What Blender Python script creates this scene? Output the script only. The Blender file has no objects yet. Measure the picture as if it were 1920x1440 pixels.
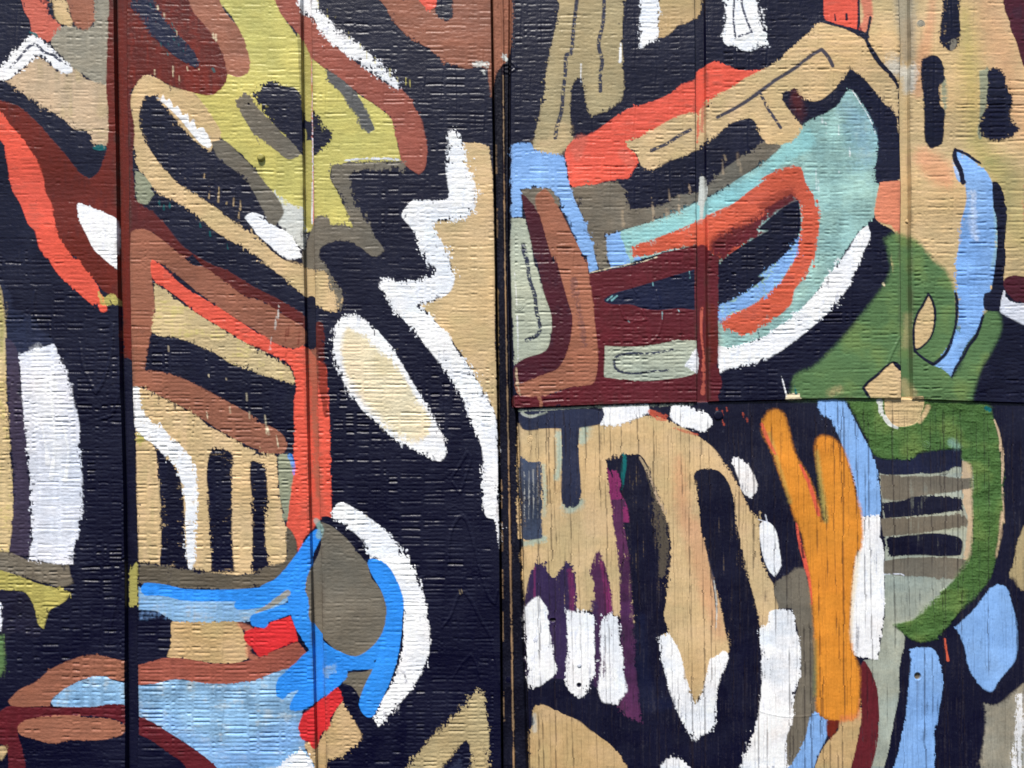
import bpy, math
import numpy as np

# ------------------------------------------------------------------ camera, light, exposure
S = bpy.context.scene
PX = 0.56e-3                       # metres on the wall per photograph pixel
CZ = 1.35                          # height of the picture centre above the ground
ROLL = math.radians(0.66)
HFOV = math.radians(65.0)
DIST = 960 * PX / math.tan(HFOV / 2)

cam_data = bpy.data.cameras.new("camera")
cam = bpy.data.objects.new("camera", cam_data)
S.collection.objects.link(cam)
cam_data.sensor_width = 36
cam_data.lens = 18 / math.tan(HFOV / 2)
cam_data.clip_start = 0.01
cam_data.clip_end = 500
cam.rotation_mode = 'XYZ'
from mathutils import Matrix, Vector
cam.matrix_world = (Matrix.Translation((0, -DIST, CZ)) @ Matrix.Rotation(ROLL, 4, 'Y')
                    @ Matrix.Rotation(math.radians(90), 4, 'X'))
S.camera = cam

SUN_EL, SUN_AZ = math.radians(60), math.radians(-16)     # azimuth measured from straight behind the camera, minus = from the left
W = bpy.data.worlds.new("World"); S.world = W; W.use_nodes = True
nt = W.node_tree
sky = nt.nodes.new("ShaderNodeTexSky"); sky.sky_type = 'NISHITA'; sky.sun_disc = False
sky.sun_elevation = SUN_EL; sky.sun_rotation = math.radians(180) + SUN_AZ * -1
sky.air_density = 1.0; sky.dust_density = 0.6; sky.ozone_density = 1.0
nt.links.new(sky.outputs[0], nt.nodes["Background"].inputs[0])
nt.nodes["Background"].inputs[1].default_value = 0.075

sd = bpy.data.lights.new("sun", 'SUN'); sd.energy = 4.3; sd.angle = math.radians(8)
sd.color = (1.0, 0.95, 0.88)
sun = bpy.data.objects.new("sun", sd); S.collection.objects.link(sun)
to_sun = Vector((math.sin(SUN_AZ) * math.cos(SUN_EL), -math.cos(SUN_AZ) * math.cos(SUN_EL), math.sin(SUN_EL)))
sun.rotation_euler = to_sun.to_track_quat('Z', 'Y').to_euler()
sun.location = (0, -3, 4)

S.view_settings.view_transform = 'Standard'
S.view_settings.look = 'None'
S.view_settings.exposure = 0.46
S.view_settings.gamma = 1.0
S.view_settings.use_curve_mapping = False
S.cycles.max_bounces = 5

# ------------------------------------------------------------------ noise helpers
RNG = np.random.default_rng(11)
F = np.float32

def smooth_noise(w, h, sx, sy, rng):
    """value noise on a w x h raster, feature size sx, sy; about -1..1"""
    nx, ny = int(w / sx) + 4, int(h / sy) + 4
    g = rng.random((ny, nx), dtype=F) * 2 - 1
    def ax(n, s):
        t = np.arange(n, dtype=F) / s
        i = t.astype(int); f = t - i
        return i, f * f * (3 - 2 * f)
    ix, fx = ax(w, sx); iy, fy = ax(h, sy)
    r0 = g[iy][:, ix] * (1 - fx) + g[iy][:, ix + 1] * fx
    r1 = g[iy + 1][:, ix] * (1 - fx) + g[iy + 1][:, ix + 1] * fx
    return r0 * (1 - fy)[:, None] + r1 * fy[:, None]

RW, RH = 1920, 1440
def sample(ras, x, y):
    """bilinear sample of a 1-px raster at float pixel positions"""
    x = np.clip(x, 0, ras.shape[1] - 1.001); y = np.clip(y, 0, ras.shape[0] - 1.001)
    ix = x.astype(np.int32); iy = y.astype(np.int32); fx = (x - ix).astype(F); fy = (y - iy).astype(F)
    return ((ras[iy, ix] * (1 - fx) + ras[iy, ix + 1] * fx) * (1 - fy)
            + (ras[iy + 1, ix] * (1 - fx) + ras[iy + 1, ix + 1] * fx) * fy)

N_V = smooth_noise(RW, RH, 4.5, 20, RNG) * .65 + smooth_noise(RW, RH, 2.2, 9, RNG) * .35       # upright teeth
N_H = smooth_noise(RW, RH, 22, 2.6, RNG) * .6 + smooth_noise(RW, RH, 9, 1.8, RNG) * .4         # level teeth
N_F = smooth_noise(RW, RH, 2.2, 2.2, RNG)
N_M = smooth_noise(RW, RH, 30, 24, RNG) * .6 + smooth_noise(RW, RH, 11, 9, RNG) * .4
N_B = smooth_noise(RW, RH, 2.0, 5.5, RNG) * .7 + smooth_noise(RW, RH, 3.6, 1.9, RNG) * .5
N_D = smooth_noise(RW, RH, 1.7, 1.7, RNG)
N_E = smooth_noise(RW, RH, 46, 38, RNG) * .7 + smooth_noise(RW, RH, 16, 14, RNG) * .5
N_P = smooth_noise(RW, RH, 26, 70, RNG) * .6 + smooth_noise(RW, RH, 60, 22, RNG) * .5
N_L = smooth_noise(RW, RH, 120, 90, RNG)
N_G = smooth_noise(RW, RH, 1.7, 70, RNG) * .6 + smooth_noise(RW, RH, 3.2, 34, RNG) * .4        # wood grain, upright

# ------------------------------------------------------------------ lines of the wall, in photograph pixels
def line(*p):
    xs = np.array([a for a, b in p], float); ys = np.array([b for a, b in p], float)
    return lambda t: np.interp(t, xs, ys)
G1L = line((-300, 208), (0, 213), (500, 221), (940, 232), (1440, 236), (1700, 239))
G1R = line((-300, 232), (0, 237), (500, 244), (940, 255), (1440, 259), (1700, 262))
G2L = line((-300, 560), (0, 564), (500, 570), (960, 580), (1440, 592), (1700, 597))
G2R = line((-300, 580), (0, 584), (500, 590), (960, 600), (1440, 612), (1700, 617))
SL = line((-300, 915), (0, 920), (500, 928), (980, 936), (1440, 940), (1700, 943))
SC = line((-300, 939), (0, 942), (500, 947), (980, 956), (1440, 964), (1700, 968))
SR = line((-300, 961), (0, 959), (480, 956), (762, 963), (768, 972), (940, 978), (1440, 994), (1700, 1002))
G3L = line((-300, 1301), (0, 1303), (500, 1306), (740, 1307), (1700, 1314))
G3R = line((-300, 1320), (0, 1323), (500, 1326), (740, 1329), (1700, 1337))
G4L = line((-300, 1685), (0, 1687), (500, 1688), (740, 1690), (1700, 1696))
G4R = line((-300, 1704), (0, 1707), (500, 1708), (740, 1712), (1700, 1720))
HS = line((-400, 766), (960, 766), (1150, 758), (1400, 752), (1580, 747), (1700, 748), (1800, 752), (1920, 756), (2300, 756))

X0, X1, Y0, Y1 = -600., 2520., -400., 1840.
# columns: list of (lineA, lineB, t, depth of a groove in the left sheet / upper right sheet, zone)
EDGE = 1.1
cols = []
def fill(a, b, n, depth, zone, last=False):
    for i in range(n + (1 if last else 0)):
        cols.append((a, b, i / n, depth, zone))
def off(f, d):
    return lambda t: f(t) + d
def const(c):
    return lambda t: np.full_like(np.asarray(t, float), c)
DX = 1.65
GD = 5.5e-3
fill(const(X0), const(0.), 75, 0, 'L1')
fill(const(0.), G1L, int(213 / DX), 0, 'L1')
fill(G1L, off(G1L, EDGE), 1, 0, 'G1')
fill(off(G1L, EDGE), off(G1R, -EDGE), 14, GD, 'G1')
fill(off(G1R, -EDGE), G1R, 1, GD, 'G1')
fill(G1R, G2L, int(328 / DX), 0, 'L2')
fill(G2L, off(G2L, EDGE), 1, 0, 'G2')
fill(off(G2L, EDGE), off(G2R, -EDGE), 12, GD, 'G2')
fill(off(G2R, -EDGE), G2R, 1, GD, 'G2')
fill(G2R, SL, int(338 / DX), 0, 'L3')
fill(SL, off(SL, EDGE), 1, 0, 'S')
fill(off(SL, EDGE), off(SL, 4.5), 2, 11e-3, 'S')
fill(off(SL, 4.5), off(SL, 5.5), 1, 3.5e-3, 'S')
fill(off(SL, 5.5), off(SC, -1.6), 8, 4.5e-3, 'S')
fill(off(SC, -1.6), off(SC, 1.6), 3, 3.0e-3, 'W')
fill(off(SC, 1.6), off(SC, 3.), 1, 4.0e-3, 'S')
fill(off(SC, 3.), off(SR, -4.), 8, 5.0e-3, 'S')
fill(off(SR, -4.), off(SR, -EDGE), 2, 9e-3, 'S')
fill(off(SR, -EDGE), SR, 1, 9e-3, 'S')
fill(SR, G3L, int(345 / DX), 0, 'R1')
fill(G3L, off(G3L, EDGE), 1, 0, 'G3')
fill(off(G3L, EDGE), off(G3R, -EDGE), 12, GD, 'G3')
fill(off(G3R, -EDGE), G3R, 1, GD, 'G3')
fill(G3R, G4L, int(362 / DX), 0, 'R2')
fill(G4L, off(G4L, EDGE), 1, 0, 'G4')
fill(off(G4L, EDGE), off(G4R, -EDGE), 12, GD, 'G4')
fill(off(G4R, -EDGE), G4R, 1, GD, 'G4')
fill(G4R, const(1920.), int(213 / DX), 0, 'R3')
fill(const(1920.), const(X1), 75, 0, 'R3', last=True)
NC = len(cols)
# rows
DY = 1.3
rows = []   # (kind, t): kind 0 above frame, 1 upper, 2 seam step, 3 lower, 4 below
n_up, n_lo = int(752 / DY), int(688 / DY)
for i in range(50): rows.append((0, i / 50))
for i in range(n_up): rows.append((1, i / n_up))
rows.append((2, 0.))
for i in range(n_lo): rows.append((3, i / n_lo))
for i in range(51): rows.append((4, i / 50))
NR = len(rows)
kind_r = np.array([r[0] for r in rows]); t_r = np.array([r[1] for r in rows])

def row_y(hs):
    """pixel y of every row for a given seam height (array of columns)"""
    hs = np.asarray(hs)[None, :]
    t = t_r[:, None]; k = kind_r[:, None]
    return np.where(k == 0, Y0 + (0 - Y0) * t, np.where(k == 1, 0 + (hs - .7) * t, np.where(k == 2, hs - .7,
           np.where(k == 3, hs + .7 + (1440 - hs - .7) * t, 1440 + (Y1 - 1440) * t))))
ycol = np.linspace(-200, 1650, 400)
xref = np.array([float(a(700.) * (1 - t) + b(700.) * t) for a, b, t, d, z in cols])
PY = row_y(HS(xref))
PXX = np.empty((NR, NC))
for c, (a, b, t, d, z) in enumerate(cols):
    y = PY[:, c]
    PXX[:, c] = a(y) * (1 - t) + b(y) * t
zone = np.array([z for *_, z in cols])
depth_c = np.array([d for _, _, _, d, _ in cols])
lower = (kind_r >= 3)                         # rows below the level seam (first row of kind 3 is the board's top edge)
is_right = np.char.startswith(zone.astype(str), 'R') | (zone == 'G3') | (zone == 'G4')
is_left = np.char.startswith(zone.astype(str), 'L') | (zone == 'G1') | (zone == 'G2')

def refl(v, n, amp):
    v = np.where(v < 0, -v, v); v = np.where(v > n - 1, 2 * (n - 1) - v, v)
    return np.clip(v, 0, n - 1)
QX = refl(PXX, RW, 0).astype(F); QY = refl(PY, RH, 0).astype(F)      # outside the picture the painting simply goes on
INF = (PXX >= -1) & (PXX <= 1921) & (PY >= -1) & (PY <= 1441)

def fld(n, dx=0, dy=0):
    return sample(n, (QX + dx) % (RW - 2), (QY + dy) % (RH - 2)).astype(F)
V_V, V_H, V_F, V_M, V_L, V_G, V_B, V_D, V_E, V_P = [fld(n) for n in (N_V, N_H, N_F, N_M, N_L, N_G, N_B, N_D, N_E, N_P)]
BOARD = (is_right[None, :] & lower[:, None])

# ------------------------------------------------------------------ relief of the bare wall (metres)
REL = np.zeros((RH, RW), F)
def creases(x0, x1, y0, y1, rng, amp, fine=False):
    n = x1 - x0
    y = y0 + rng.uniform(2, 8)
    xs = np.arange(n)
    gaps = None
    while y < y1:
        dense = 1. if fine else np.interp(y, [0, 400, 700, 1200], [.45, .6, 1., .85])
        burst = rng.integers(1, 7) + int(4 * dense); sp = rng.uniform(6.4, 8.8) if rng.random() < .3 + .6 * dense else rng.uniform(9, 15)
        if gaps is None or rng.random() < (.9 if fine else .35):
            gaps = []; g = rng.uniform(4, 20)
            while g < n:
                gaps.append(g); g += (rng.uniform(5, 16) if fine else rng.choice([rng.uniform(8, 15), rng.uniform(14, 24), rng.uniform(20, 46)]))
        else:
            gaps = [g + rng.uniform(-1.5, 1.5) for g in gaps]
        mask = np.ones(n, F)
        for g in gaps:
            mask *= 1 - np.exp(-((xs - g) / 2.9) ** 2)
        for k in range(burst):
            if y >= y1 - 2: break
            edges = np.concatenate([[0], gaps, [n]])
            seg = np.searchsorted(edges, xs, side='right') - 1
            dv = np.where(rng.random(len(edges) + 1) < .28, rng.uniform(.0, .25, len(edges) + 1), rng.uniform(.3, 1.1, len(edges) + 1) ** 1.5 * 1.15)
            lo = np.interp(xs, np.linspace(0, n, 5), rng.uniform(.45, 1.15, 5))
            a = dv[seg] * mask * lo * amp * np.interp(y, [0, 450, 800], [.8, 1., 1.35])
            jit = rng.uniform(-1.3, 1.3, len(edges) + 1)
            c = y + jit[seg] + np.interp(xs, np.linspace(0, n, 14), rng.uniform(-.9, .9, 14))
            for dy in range(-7, 8):
                yy = np.floor(c).astype(int) + dy
                ok = (yy >= y0) & (yy < y1)
                e = yy - c
                prof = -np.exp(-(e / 1.6) ** 2) + .28 * np.exp(-((e - 4.0) / 2.6) ** 2)
                REL[yy[ok], x0 + xs[ok]] += (a * prof)[ok]
            y += sp * rng.uniform(.85, 1.15)
        y += rng.uniform(3, 24) * (1.1 - dense)
for i, (a, b) in enumerate([(0, 228), (228, 576), (576, 926), (966, 1314), (1314, 1698), (1698, 1920)]):
    r = np.random.default_rng(40 + i)
    creases(a, b, 0, RH if i < 3 else 766, r, .66e-3)
    creases(a, b, 0, RH if i < 3 else 766, r, .3e-3, True)
    # upright ribs of the press mould
    x = a + r.uniform(4, 20)
    while x < b - 2:
        xi = np.arange(max(a, int(x) - 5), min(b, int(x) + 6))
        yy = np.arange(RH)
        wob = np.interp(yy, np.linspace(0, RH, 24), r.uniform(-4.5, 4.5, 24))
        am = np.interp(yy, np.linspace(0, RH, 40), r.uniform(-.3, 1., 40)).clip(0)
        d = (xi[None, :] - x - wob[:, None])
        p = (am[:, None] * (np.exp(-(d / 1.8) ** 2) * .24e-3 - np.exp(-((d - 2.8) / 1.5) ** 2) * .28e-3))
        if i > 2: p[760:] = 0
        REL[:, xi] += p.astype(F)
        x += r.uniform(14, 40)
ZN = smooth_noise(RW, RH, 170, 60, RNG) * .6 + smooth_noise(RW, RH, 60, 40, RNG) * .4
REL *= np.clip(.95 + ZN * .8, .3, 1.5)
REL += (N_H * .17e-3 + N_V * .05e-3 + N_M * .16e-3 + N_L * 1.6e-3 + N_F * .022e-3 + smooth_noise(RW, RH, 5, 4, RNG) * .035e-3).astype(F)
# the veneer pattern pressed into the dark boards: long pointed arches
ARCH = []
CK = np.zeros((NR, NC), F)
r = np.random.default_rng(77)
bx = 976.
REL2 = np.zeros((RH, RW), F)
JR = np.nonzero(is_right)[0]
rr_lo = np.nonzero(lower)[0]
ymid = PY[:, JR[len(JR) // 2]]
while bx < 2500:
    y = 745 + r.uniform(0, 60) * (r.random() < .6)
    while y < 1830:
        ln = r.uniform(60, 560)
        ri = rr_lo[(ymid[rr_lo] >= y) & (ymid[rr_lo] <= y + ln)]
        if len(ri) > 8:
            ys = ymid[ri]
            kn = np.arange(ys[0], ys[-1] + 25, 24)
            w = np.interp(ys, kn, np.cumsum(r.uniform(-1.1, 1.1, len(kn))))
            tap = np.minimum(1, np.minimum(ys - ys[0], ys[-1] - ys) / 26.) * r.choice([r.uniform(.1, .3), r.uniform(.2, .5), r.uniform(.6, 1.2)])
            k2 = np.arange(ys[0], ys[-1] + 15, 14)
            tap = tap * np.clip(1 + .75 * np.interp(ys, k2, r.uniform(-1, 1, len(k2))), .1, 1.3)
            xc = bx + w + (ys - 766) * .012
            jj = np.array([JR[np.argmin(np.abs(PXX[i_, JR] - x_))] for i_, x_ in zip(ri, xc)])
            CK[ri, jj] = np.maximum(CK[ri, jj], tap)
            big = tap > .8
            CK[ri[big], np.minimum(jj[big] + 1, NC - 1)] = np.maximum(CK[ri[big], np.minimum(jj[big] + 1, NC - 1)], tap[big] * .35)
        y += ln + r.uniform(0, 140)
    bx += r.choice([r.uniform(2.5, 6), r.uniform(5, 11), r.uniform(10, 18)])
REL2 = (N_G * .15e-3 + N_M * .12e-3 + N_F * .04e-3 + N_L * 1.2e-3 + smooth_noise(RW, RH, 5, 4, RNG) * .06e-3).astype(F)

Hh = np.where(BOARD, sample(REL2, QX, QY), sample(REL, QX, QY)).astype(F)
groove = np.zeros((NR, NC), F)
groove[:, :] = depth_c[None, :]
groove[np.ix_(lower, is_right)] = 2.0e-3                   # the lower board sits a little behind the upper sheet
infl = np.where(groove > 2.5e-3, .3, 1.).astype(F)
Hh = Hh * infl - groove
CK *= BOARD
Hh -= CK * .65e-3
lift = np.zeros_like(CK); lift[:, 2:] += CK[:, :-2]; lift[:, :-2] += CK[:, 2:]
Hh += (lift * np.clip(V_M + .3, 0, 1) * .28e-3 * BOARD).astype(F)

# ------------------------------------------------------------------ paints (colours as the pigments look in daylight, sRGB 0-255)
C = dict(
    black=(3, 3, 36), black2=(24, 22, 46), slate=(40, 46, 72), slate2=(62, 72, 94), white=(250, 251, 255), lav=(226, 229, 240),
    tan=(213, 184, 138), tan2=(196, 166, 120), beige=(200, 176, 146), cream=(238, 224, 190), olivetan=(208, 185, 140),
    khaki=(176, 160, 122), yellow=(205, 195, 112), yellow2=(176, 167, 94), brown=(160, 104, 82), brown2=(152, 98, 78),
    rosebrown=(158, 88, 74), maroon=(98, 31, 40), rust=(108, 38, 28), rust2=(96, 34, 32), wine=(74, 24, 38), coral=(236, 96, 76),
    coral2=(210, 108, 90), red=(214, 50, 54), orange=(224, 144, 52), orangered=(212, 96, 70), peach=(218, 136, 106),
    taupe=(116, 109, 97), taupe2=(100, 91, 78), sage=(156, 150, 134), sage2=(181, 187, 168), sage3=(165, 172, 160), sagedk=(148, 152, 128),
    teal=(156, 194, 188), teal2=(150, 212, 216), ltblue=(134, 178, 236), ltblue2=(136, 178, 216), skyblue=(50, 144, 242),
    green=(92, 124, 80), green2=(76, 110, 58), purple=(52, 38, 76), plum=(82, 42, 78), magenta=(134, 48, 100), grey=(98, 98, 98),
    ltgrey=(214, 216, 210), darkteal=(20, 104, 108), raw=(158, 130, 100), navyslate=(16, 22, 54), plumbrown=(62, 54, 76), crack=(36, 28, 36),
)
CROP = {'0': 0, '1': 480, '2': 940, '3': 1420}
CROPY = {'0': 0, '1': 480, '2': 940}
def P(crop, *pts):
    """points read off an enlarged part of the photograph -> photograph pixels"""
    oy, ox = CROPY[crop[0]], CROP[crop[1]]
    return [(ox + p[0] / 2.88, oy + p[1] / 2.88) + tuple(q / 2.88 for q in p[2:]) for p in pts]

SHAPES = []      # dicts in painting order
def poly(name, col, pts, label=None, rag=2.6, soft=.7, op=1., dry=0., sm=True, th=.10, mot=1., paint_only=False, dirn='v', wrinkle=0., thr=.0):
    SHAPES.append(dict(k='poly', name=name, col=col, pts=pts, label=label, rag=rag, soft=soft, op=op, dry=dry, sm=sm, th=th, mot=mot,
                       po=paint_only, dirn=dirn, wr=wrinkle, thr=thr))
def rib(name, col, pts, label=None, w=None, rag=1.2, soft=.7, op=1., dry=0., th=.08, mot=1., paint_only=False, dirn='v', sm=True, thr=0.):
    if w is not None: pts = [(p[0], p[1], w) for p in pts]
    SHAPES.append(dict(k='rib', name=name, col=col, pts=pts, label=label, rag=rag, soft=soft, op=op, dry=dry, sm=sm, th=th, mot=mot,
                       po=paint_only, dirn=dirn, wr=0., thr=thr))
def mark(crop, *pts, w=13, label=None):
    rib('marker_line', 'slate', P(crop, *[(x, y, w) for x, y in pts]), label, rag=.9, op=.95, dry=1.25, th=0., dirn='h')

def cat(pts, closed, n=5):
    P_ = np.array(pts, float)
    m = len(P_)
    out = []
    rng_ = range(m) if closed else range(m - 1)
    for i in rng_:
        if closed:
            p0, p1, p2, p3 = P_[(i - 1) % m], P_[i], P_[(i + 1) % m], P_[(i + 2) % m]
        else:
            p0, p1, p2, p3 = P_[max(i - 1, 0)], P_[i], P_[i + 1], P_[min(i + 2, m - 1)]
        # corners stay corners
        def tang(a, b, c):
            u, v = b - a, c - b
            lu, lv = np.hypot(*u[:2]) + 1e-6, np.hypot(*v[:2]) + 1e-6
            cs = (u[:2] @ v[:2]) / lu / lv
            if cs < .35: return np.zeros_like(a)
            return (c - a) / (lu + lv)
        t1, t2 = tang(p0, p1, p2), tang(p1, p2, p3)
        L = np.hypot(*(p2 - p1)[:2])
        for k in range(n):
            t = k / n
            h00 = 2*t**3 - 3*t**2 + 1; h10 = t**3 - 2*t**2 + t; h01 = -2*t**3 + 3*t**2; h11 = t**3 - t**2
            out.append(h00 * p1 + h10 * L * t1 + h01 * p2 + h11 * L * t2)
    if not closed: out.append(P_[-1])
    return np.array(out)

def sdf_grid(sh, x0, y0, x1, y1, st):
    gx = np.arange(x0, x1 + st, st, dtype=F); gy = np.arange(y0, y1 + st, st, dtype=F)
    X, Y = np.meshgrid(gx, gy)
    if sh['k'] == 'poly':
        V = cat(sh['pts'], True, 4) if sh['sm'] else np.array(sh['pts'], float)
        d2 = np.full(X.shape, 1e9, F); ins = np.zeros(X.shape, bool)
        for (ax, ay), (bx_, by) in zip(V[:, :2], np.roll(V, -1, 0)[:, :2]):
            ex, ey = F(bx_ - ax), F(by - ay)
            wx, wy = X - F(ax), Y - F(ay)
            L = ex * ex + ey * ey + F(1e-9)
            t = np.clip((wx * ex + wy * ey) / L, 0, 1)
            dx, dy = wx - ex * t, wy - ey * t
            np.minimum(d2, dx * dx + dy * dy, out=d2)
            c = (gy >= ay) != (gy >= by)
            if c.any():
                xi = ax + (gy[c] - ay) * (ex / (ey if ey else 1e-9))
                ins[c] ^= gx[None, :] < xi[:, None]
        d = np.sqrt(d2)
        return gx, gy, np.where(ins, d, -d)
    V = cat(sh['pts'], False, 4) if sh['sm'] and len(sh['pts']) > 2 else np.array(sh['pts'], float)
    best = np.full(X.shape, -1e9, F)
    for a, b in zip(V[:-1], V[1:]):
        ex, ey = F(b[0] - a[0]), F(b[1] - a[1])
        wx, wy = X - F(a[0]), Y - F(a[1])
        L = ex * ex + ey * ey + F(1e-9)
        t = np.clip((wx * ex + wy * ey) / L, 0, 1)
        dd = np.hypot(wx - ex * t, wy - ey * t)
        np.maximum(best, (F(a[2]) * (1 - t) + F(b[2]) * t) / 2 - dd, out=best)
    return gx, gy, best

def lin(c):
    c = np.array(c, float) / 255.
    return np.where(c <= .04045, c / 12.92, ((c + .055) / 1.055) ** 2.4).astype(F)

# ================================================================== THE PAINTING, in the order the coats went on
# ---- left sheet, first board
poly('paint_patch', 'coral2', P('00', (105,-25),(250,-25),(255,60),(300,110),(335,150),(290,215),(265,225),(215,210),(170,185),(160,110),(130,60)), 'faded coral patch at the top edge')
poly('paint_patch', 'sage', P('00', (498,-25),(605,-25),(605,200),(605,460),(540,475),(480,425),(400,380),(330,300),(275,235),(300,170),(340,140),(400,140),(440,160),(500,130)), 'grey sage patch')
poly('paint_patch', 'tan', P('00', (275,-25),(360,-25),(375,60),(392,120),(380,145),(340,130),(300,100),(290,40)), 'small tan patch', dry=.2)
poly('paint_patch', 'brown', P('00', (355,-25),(505,-25),(505,120),(450,165),(400,130),(380,70)), 'small brown patch')
poly('paint_patch', 'beige', P('00', (205,300),(330,380),(400,370),(480,430),(605,480),(605,600),(590,770),(545,790),(500,770),(480,720),(400,700),(350,650),(280,600),(220,570),(150,520),(45,440),(110,390),(150,350)), 'beige triangle under the white chevron', rag=4)
poly('paint_band', 'rust', P('00', (-30,535),(60,560),(110,580),(170,630),(220,680),(290,760),(360,840),(420,920),(475,965),(530,930),(560,850),(580,800),(585,600),(575,470),(580,300),(585,150),(592,-25),(710,-25),(712,700),(712,1430)) +
     P('10', (712,300),(712,585),(662,590),(650,480),(642,240),(560,190),(510,130),(440,60),(400,0)) + P('00', (370,1380),(290,1250),(200,1000),(130,850),(60,740),(-30,640)), 'wide rust red band with a notch', rag=1.6)
poly('paint_band', 'coral', P('00', (-30,560),(20,620),(70,690),(120,740),(160,800),(200,870),(235,970),(240,1030),(275,1100),(290,1180),(320,1280),(360,1340),(400,1400)) +
     P('10', (430,20),(460,70),(510,130),(540,190),(580,280),(575,302),(545,302),(525,250),(510,272),(480,250),(440,215),(400,180),(340,130),(300,80),(270,30),(255,-10)) +
     P('00', (250,1400),(210,1330),(190,1250),(150,1210),(130,1160),(100,1090),(60,1020),(40,900),(20,780),(-30,720)), 'coral diagonal band on the first board', rag=2, dry=.15)
rib('paint_patch', 'yellow', P('10', (535,200,14),(560,260,20),(600,235,60),(635,250,34)), op=.8, dry=.9, rag=4, paint_only=True)
poly('paint_patch', 'white', P('00', (425,1095),(520,1130),(590,1160),(632,1188),(634,1440)) + P('10', (637,75),(590,40),(545,0)) + P('00', (510,1350),(470,1270),(430,1190),(415,1120)), 'white leaf tip cut off by the groove', rag=1.2)
poly('paint_stroke', 'white', P('00', (165,195),(220,210),(300,290),(388,365),(388,390),(350,397),(300,370),(240,310),(205,300),(150,350),(110,380),(60,425),(20,437),(-25,425),(-25,400),(60,300),(110,250)), 'white chevron with a dashed marker line', rag=3)
mark('00', (58,365),(110,310),(150,260),(192,240),(240,282),(290,300),(332,335), w=12, label='dashed marker zigzag on the white chevron')
rib('paint_stroke', 'darkteal', P('00', (165,175,12),(190,185,16),(205,200,6)), paint_only=True, op=.9)
rib('paint_stroke', 'darkteal', P('00', (515,800,20),(545,795,34),(570,800,10)), paint_only=True, op=.8, dry=.5)
poly('paint_patch', 'olivetan', P('10', (-30,120),(10,170),(22,230),(30,400),(40,700),(50,900),(60,1100),(75,1300),(70,1440)) + P('20', (70,100),(70,180),(50,275),(-30,285)), 'tan strip at the left edge', rag=3)
rib('paint_patch', 'yellow2', P('10', (-4,180,30),(8,330,26),(6,520,18)), paint_only=True, op=.6, soft=3)
poly('paint_patch', 'slate', P('10', (5,140),(60,210),(70,280),(150,320),(200,350),(210,390),(270,440),(285,470),(200,500),(130,530),(100,575),(40,600),(25,300)), 'slate grey haze above the tall white bar', rag=2, soft=3, op=.8)
poly('paint_band', 'plumbrown', P('10', (20,440),(60,460),(100,540),(110,650),(125,800),(145,950),(150,1100),(160,1200),(165,1440)) + P('20', (172,120),(168,250),(150,295),(100,292),(55,278),(60,200),(75,100),(75,0)) + P('10', (75,1300),(65,1000),(50,800),(38,600)), 'dark plum upright stripe', rag=3.5)
poly('paint_band', 'taupe', P('20', (-30,278),(60,275),(160,318),(300,330),(375,335),(385,400),(400,440),(340,462),(250,440),(150,412),(-30,372)), 'taupe band under the tall white bar', rag=3)
poly('paint_band', 'yellow2', P('20', (-30,362),(100,400),(200,440),(300,463),(345,470),(385,490),(362,530),(320,560),(270,590),(240,690),(205,660),(190,580),(150,500),(120,485),(-30,480)), 'mustard band on the first board', rag=3)
poly('paint_patch', 'black2', P('20', (-30,478),(120,487),(160,520),(190,580),(205,650),(232,710),(190,740),(100,700),(50,740),(30,850),(-30,850)), 'soft black patch under the mustard band', rag=2, mot=2)
poly('paint_stroke', 'lav', P('20', (-30,530),(10,545),(15,620),(8,700),(-30,705)), 'pale scrap at the left edge')
poly('paint_patch', 'green', P('20', (-30,715),(15,725),(26,830),(15,930),(-30,945)), 'green scrap at the left edge', soft=3)
poly('paint_band', 'lav', P('10', (105,530),(200,500),(290,473),(320,530),(350,610),(385,700),(400,780),(425,880),(432,1000),(442,1150),(442,1440)) + P('20', (430,50),(425,170),(400,250),(397,338),(300,336),(160,315),(168,200),(168,0)) + P('10', (165,1250),(150,1080),(140,950),(125,800),(118,680)), 'tall white bar with runs of thick paint', rag=3.4, th=.2, dirn='h')
rib('paint_stroke', 'white', P('10', (200,520,60),(240,640,120),(250,800,150),(300,1000,90),(330,1180,40)), paint_only=True, soft=9, rag=3, op=.75)
rib('paint_drip', 'white', P('10', (225,900,12),(250,1040,14),(258,1120,26)), paint_only=True, th=.35)
rib('paint_drip', 'white', P('10', (290,640,18),(285,860,14),(300,1000,14),(275,1200,28)), paint_only=True, th=.4)
rib('paint_drip', 'white', P('10', (330,900,12),(370,1050,14),(350,1210,24)), paint_only=True, th=.35)
poly('paint_band', 'brown2', P('20', (45,1080),(100,1020),(200,970),(270,910),(350,870),(440,840),(520,830),(620,850),(700,868),(700,980),(620,960),(540,950),(450,960),(400,985),(340,1020),(280,1070),(270,1105),(120,1112),(60,1102)), 'brown humped band', rag=1.6, dry=.12)
poly('paint_patch', 'ltblue2', P('20', (280,1075),(340,1020),(400,985),(480,953),(560,943),(610,963),(700,988),(700,1100),(570,1107),(520,1112),(400,1112),(290,1108)), 'pale blue lens shape under the brown hump', rag=1, mot=2)
poly('paint_patch', 'ltblue2', P('20', (735,1000),(745,985),(840,982),(940,958),(1040,968),(1120,980),(1220,981),(1320,970),(1440,950)) + P('21', (0,955),(80,930),(230,860),(330,900),(330,1000),(250,1140),(270,1250),(262,1330),(300,1400),(330,1465),(100,1480)) +
     P('20', (1440,1480),(1180,1480),(1130,1400),(1050,1340),(980,1290),(900,1240),(820,1190),(735,1165)), 'broad pale blue field with khaki showing through', rag=1.2, mot=2.5)
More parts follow.
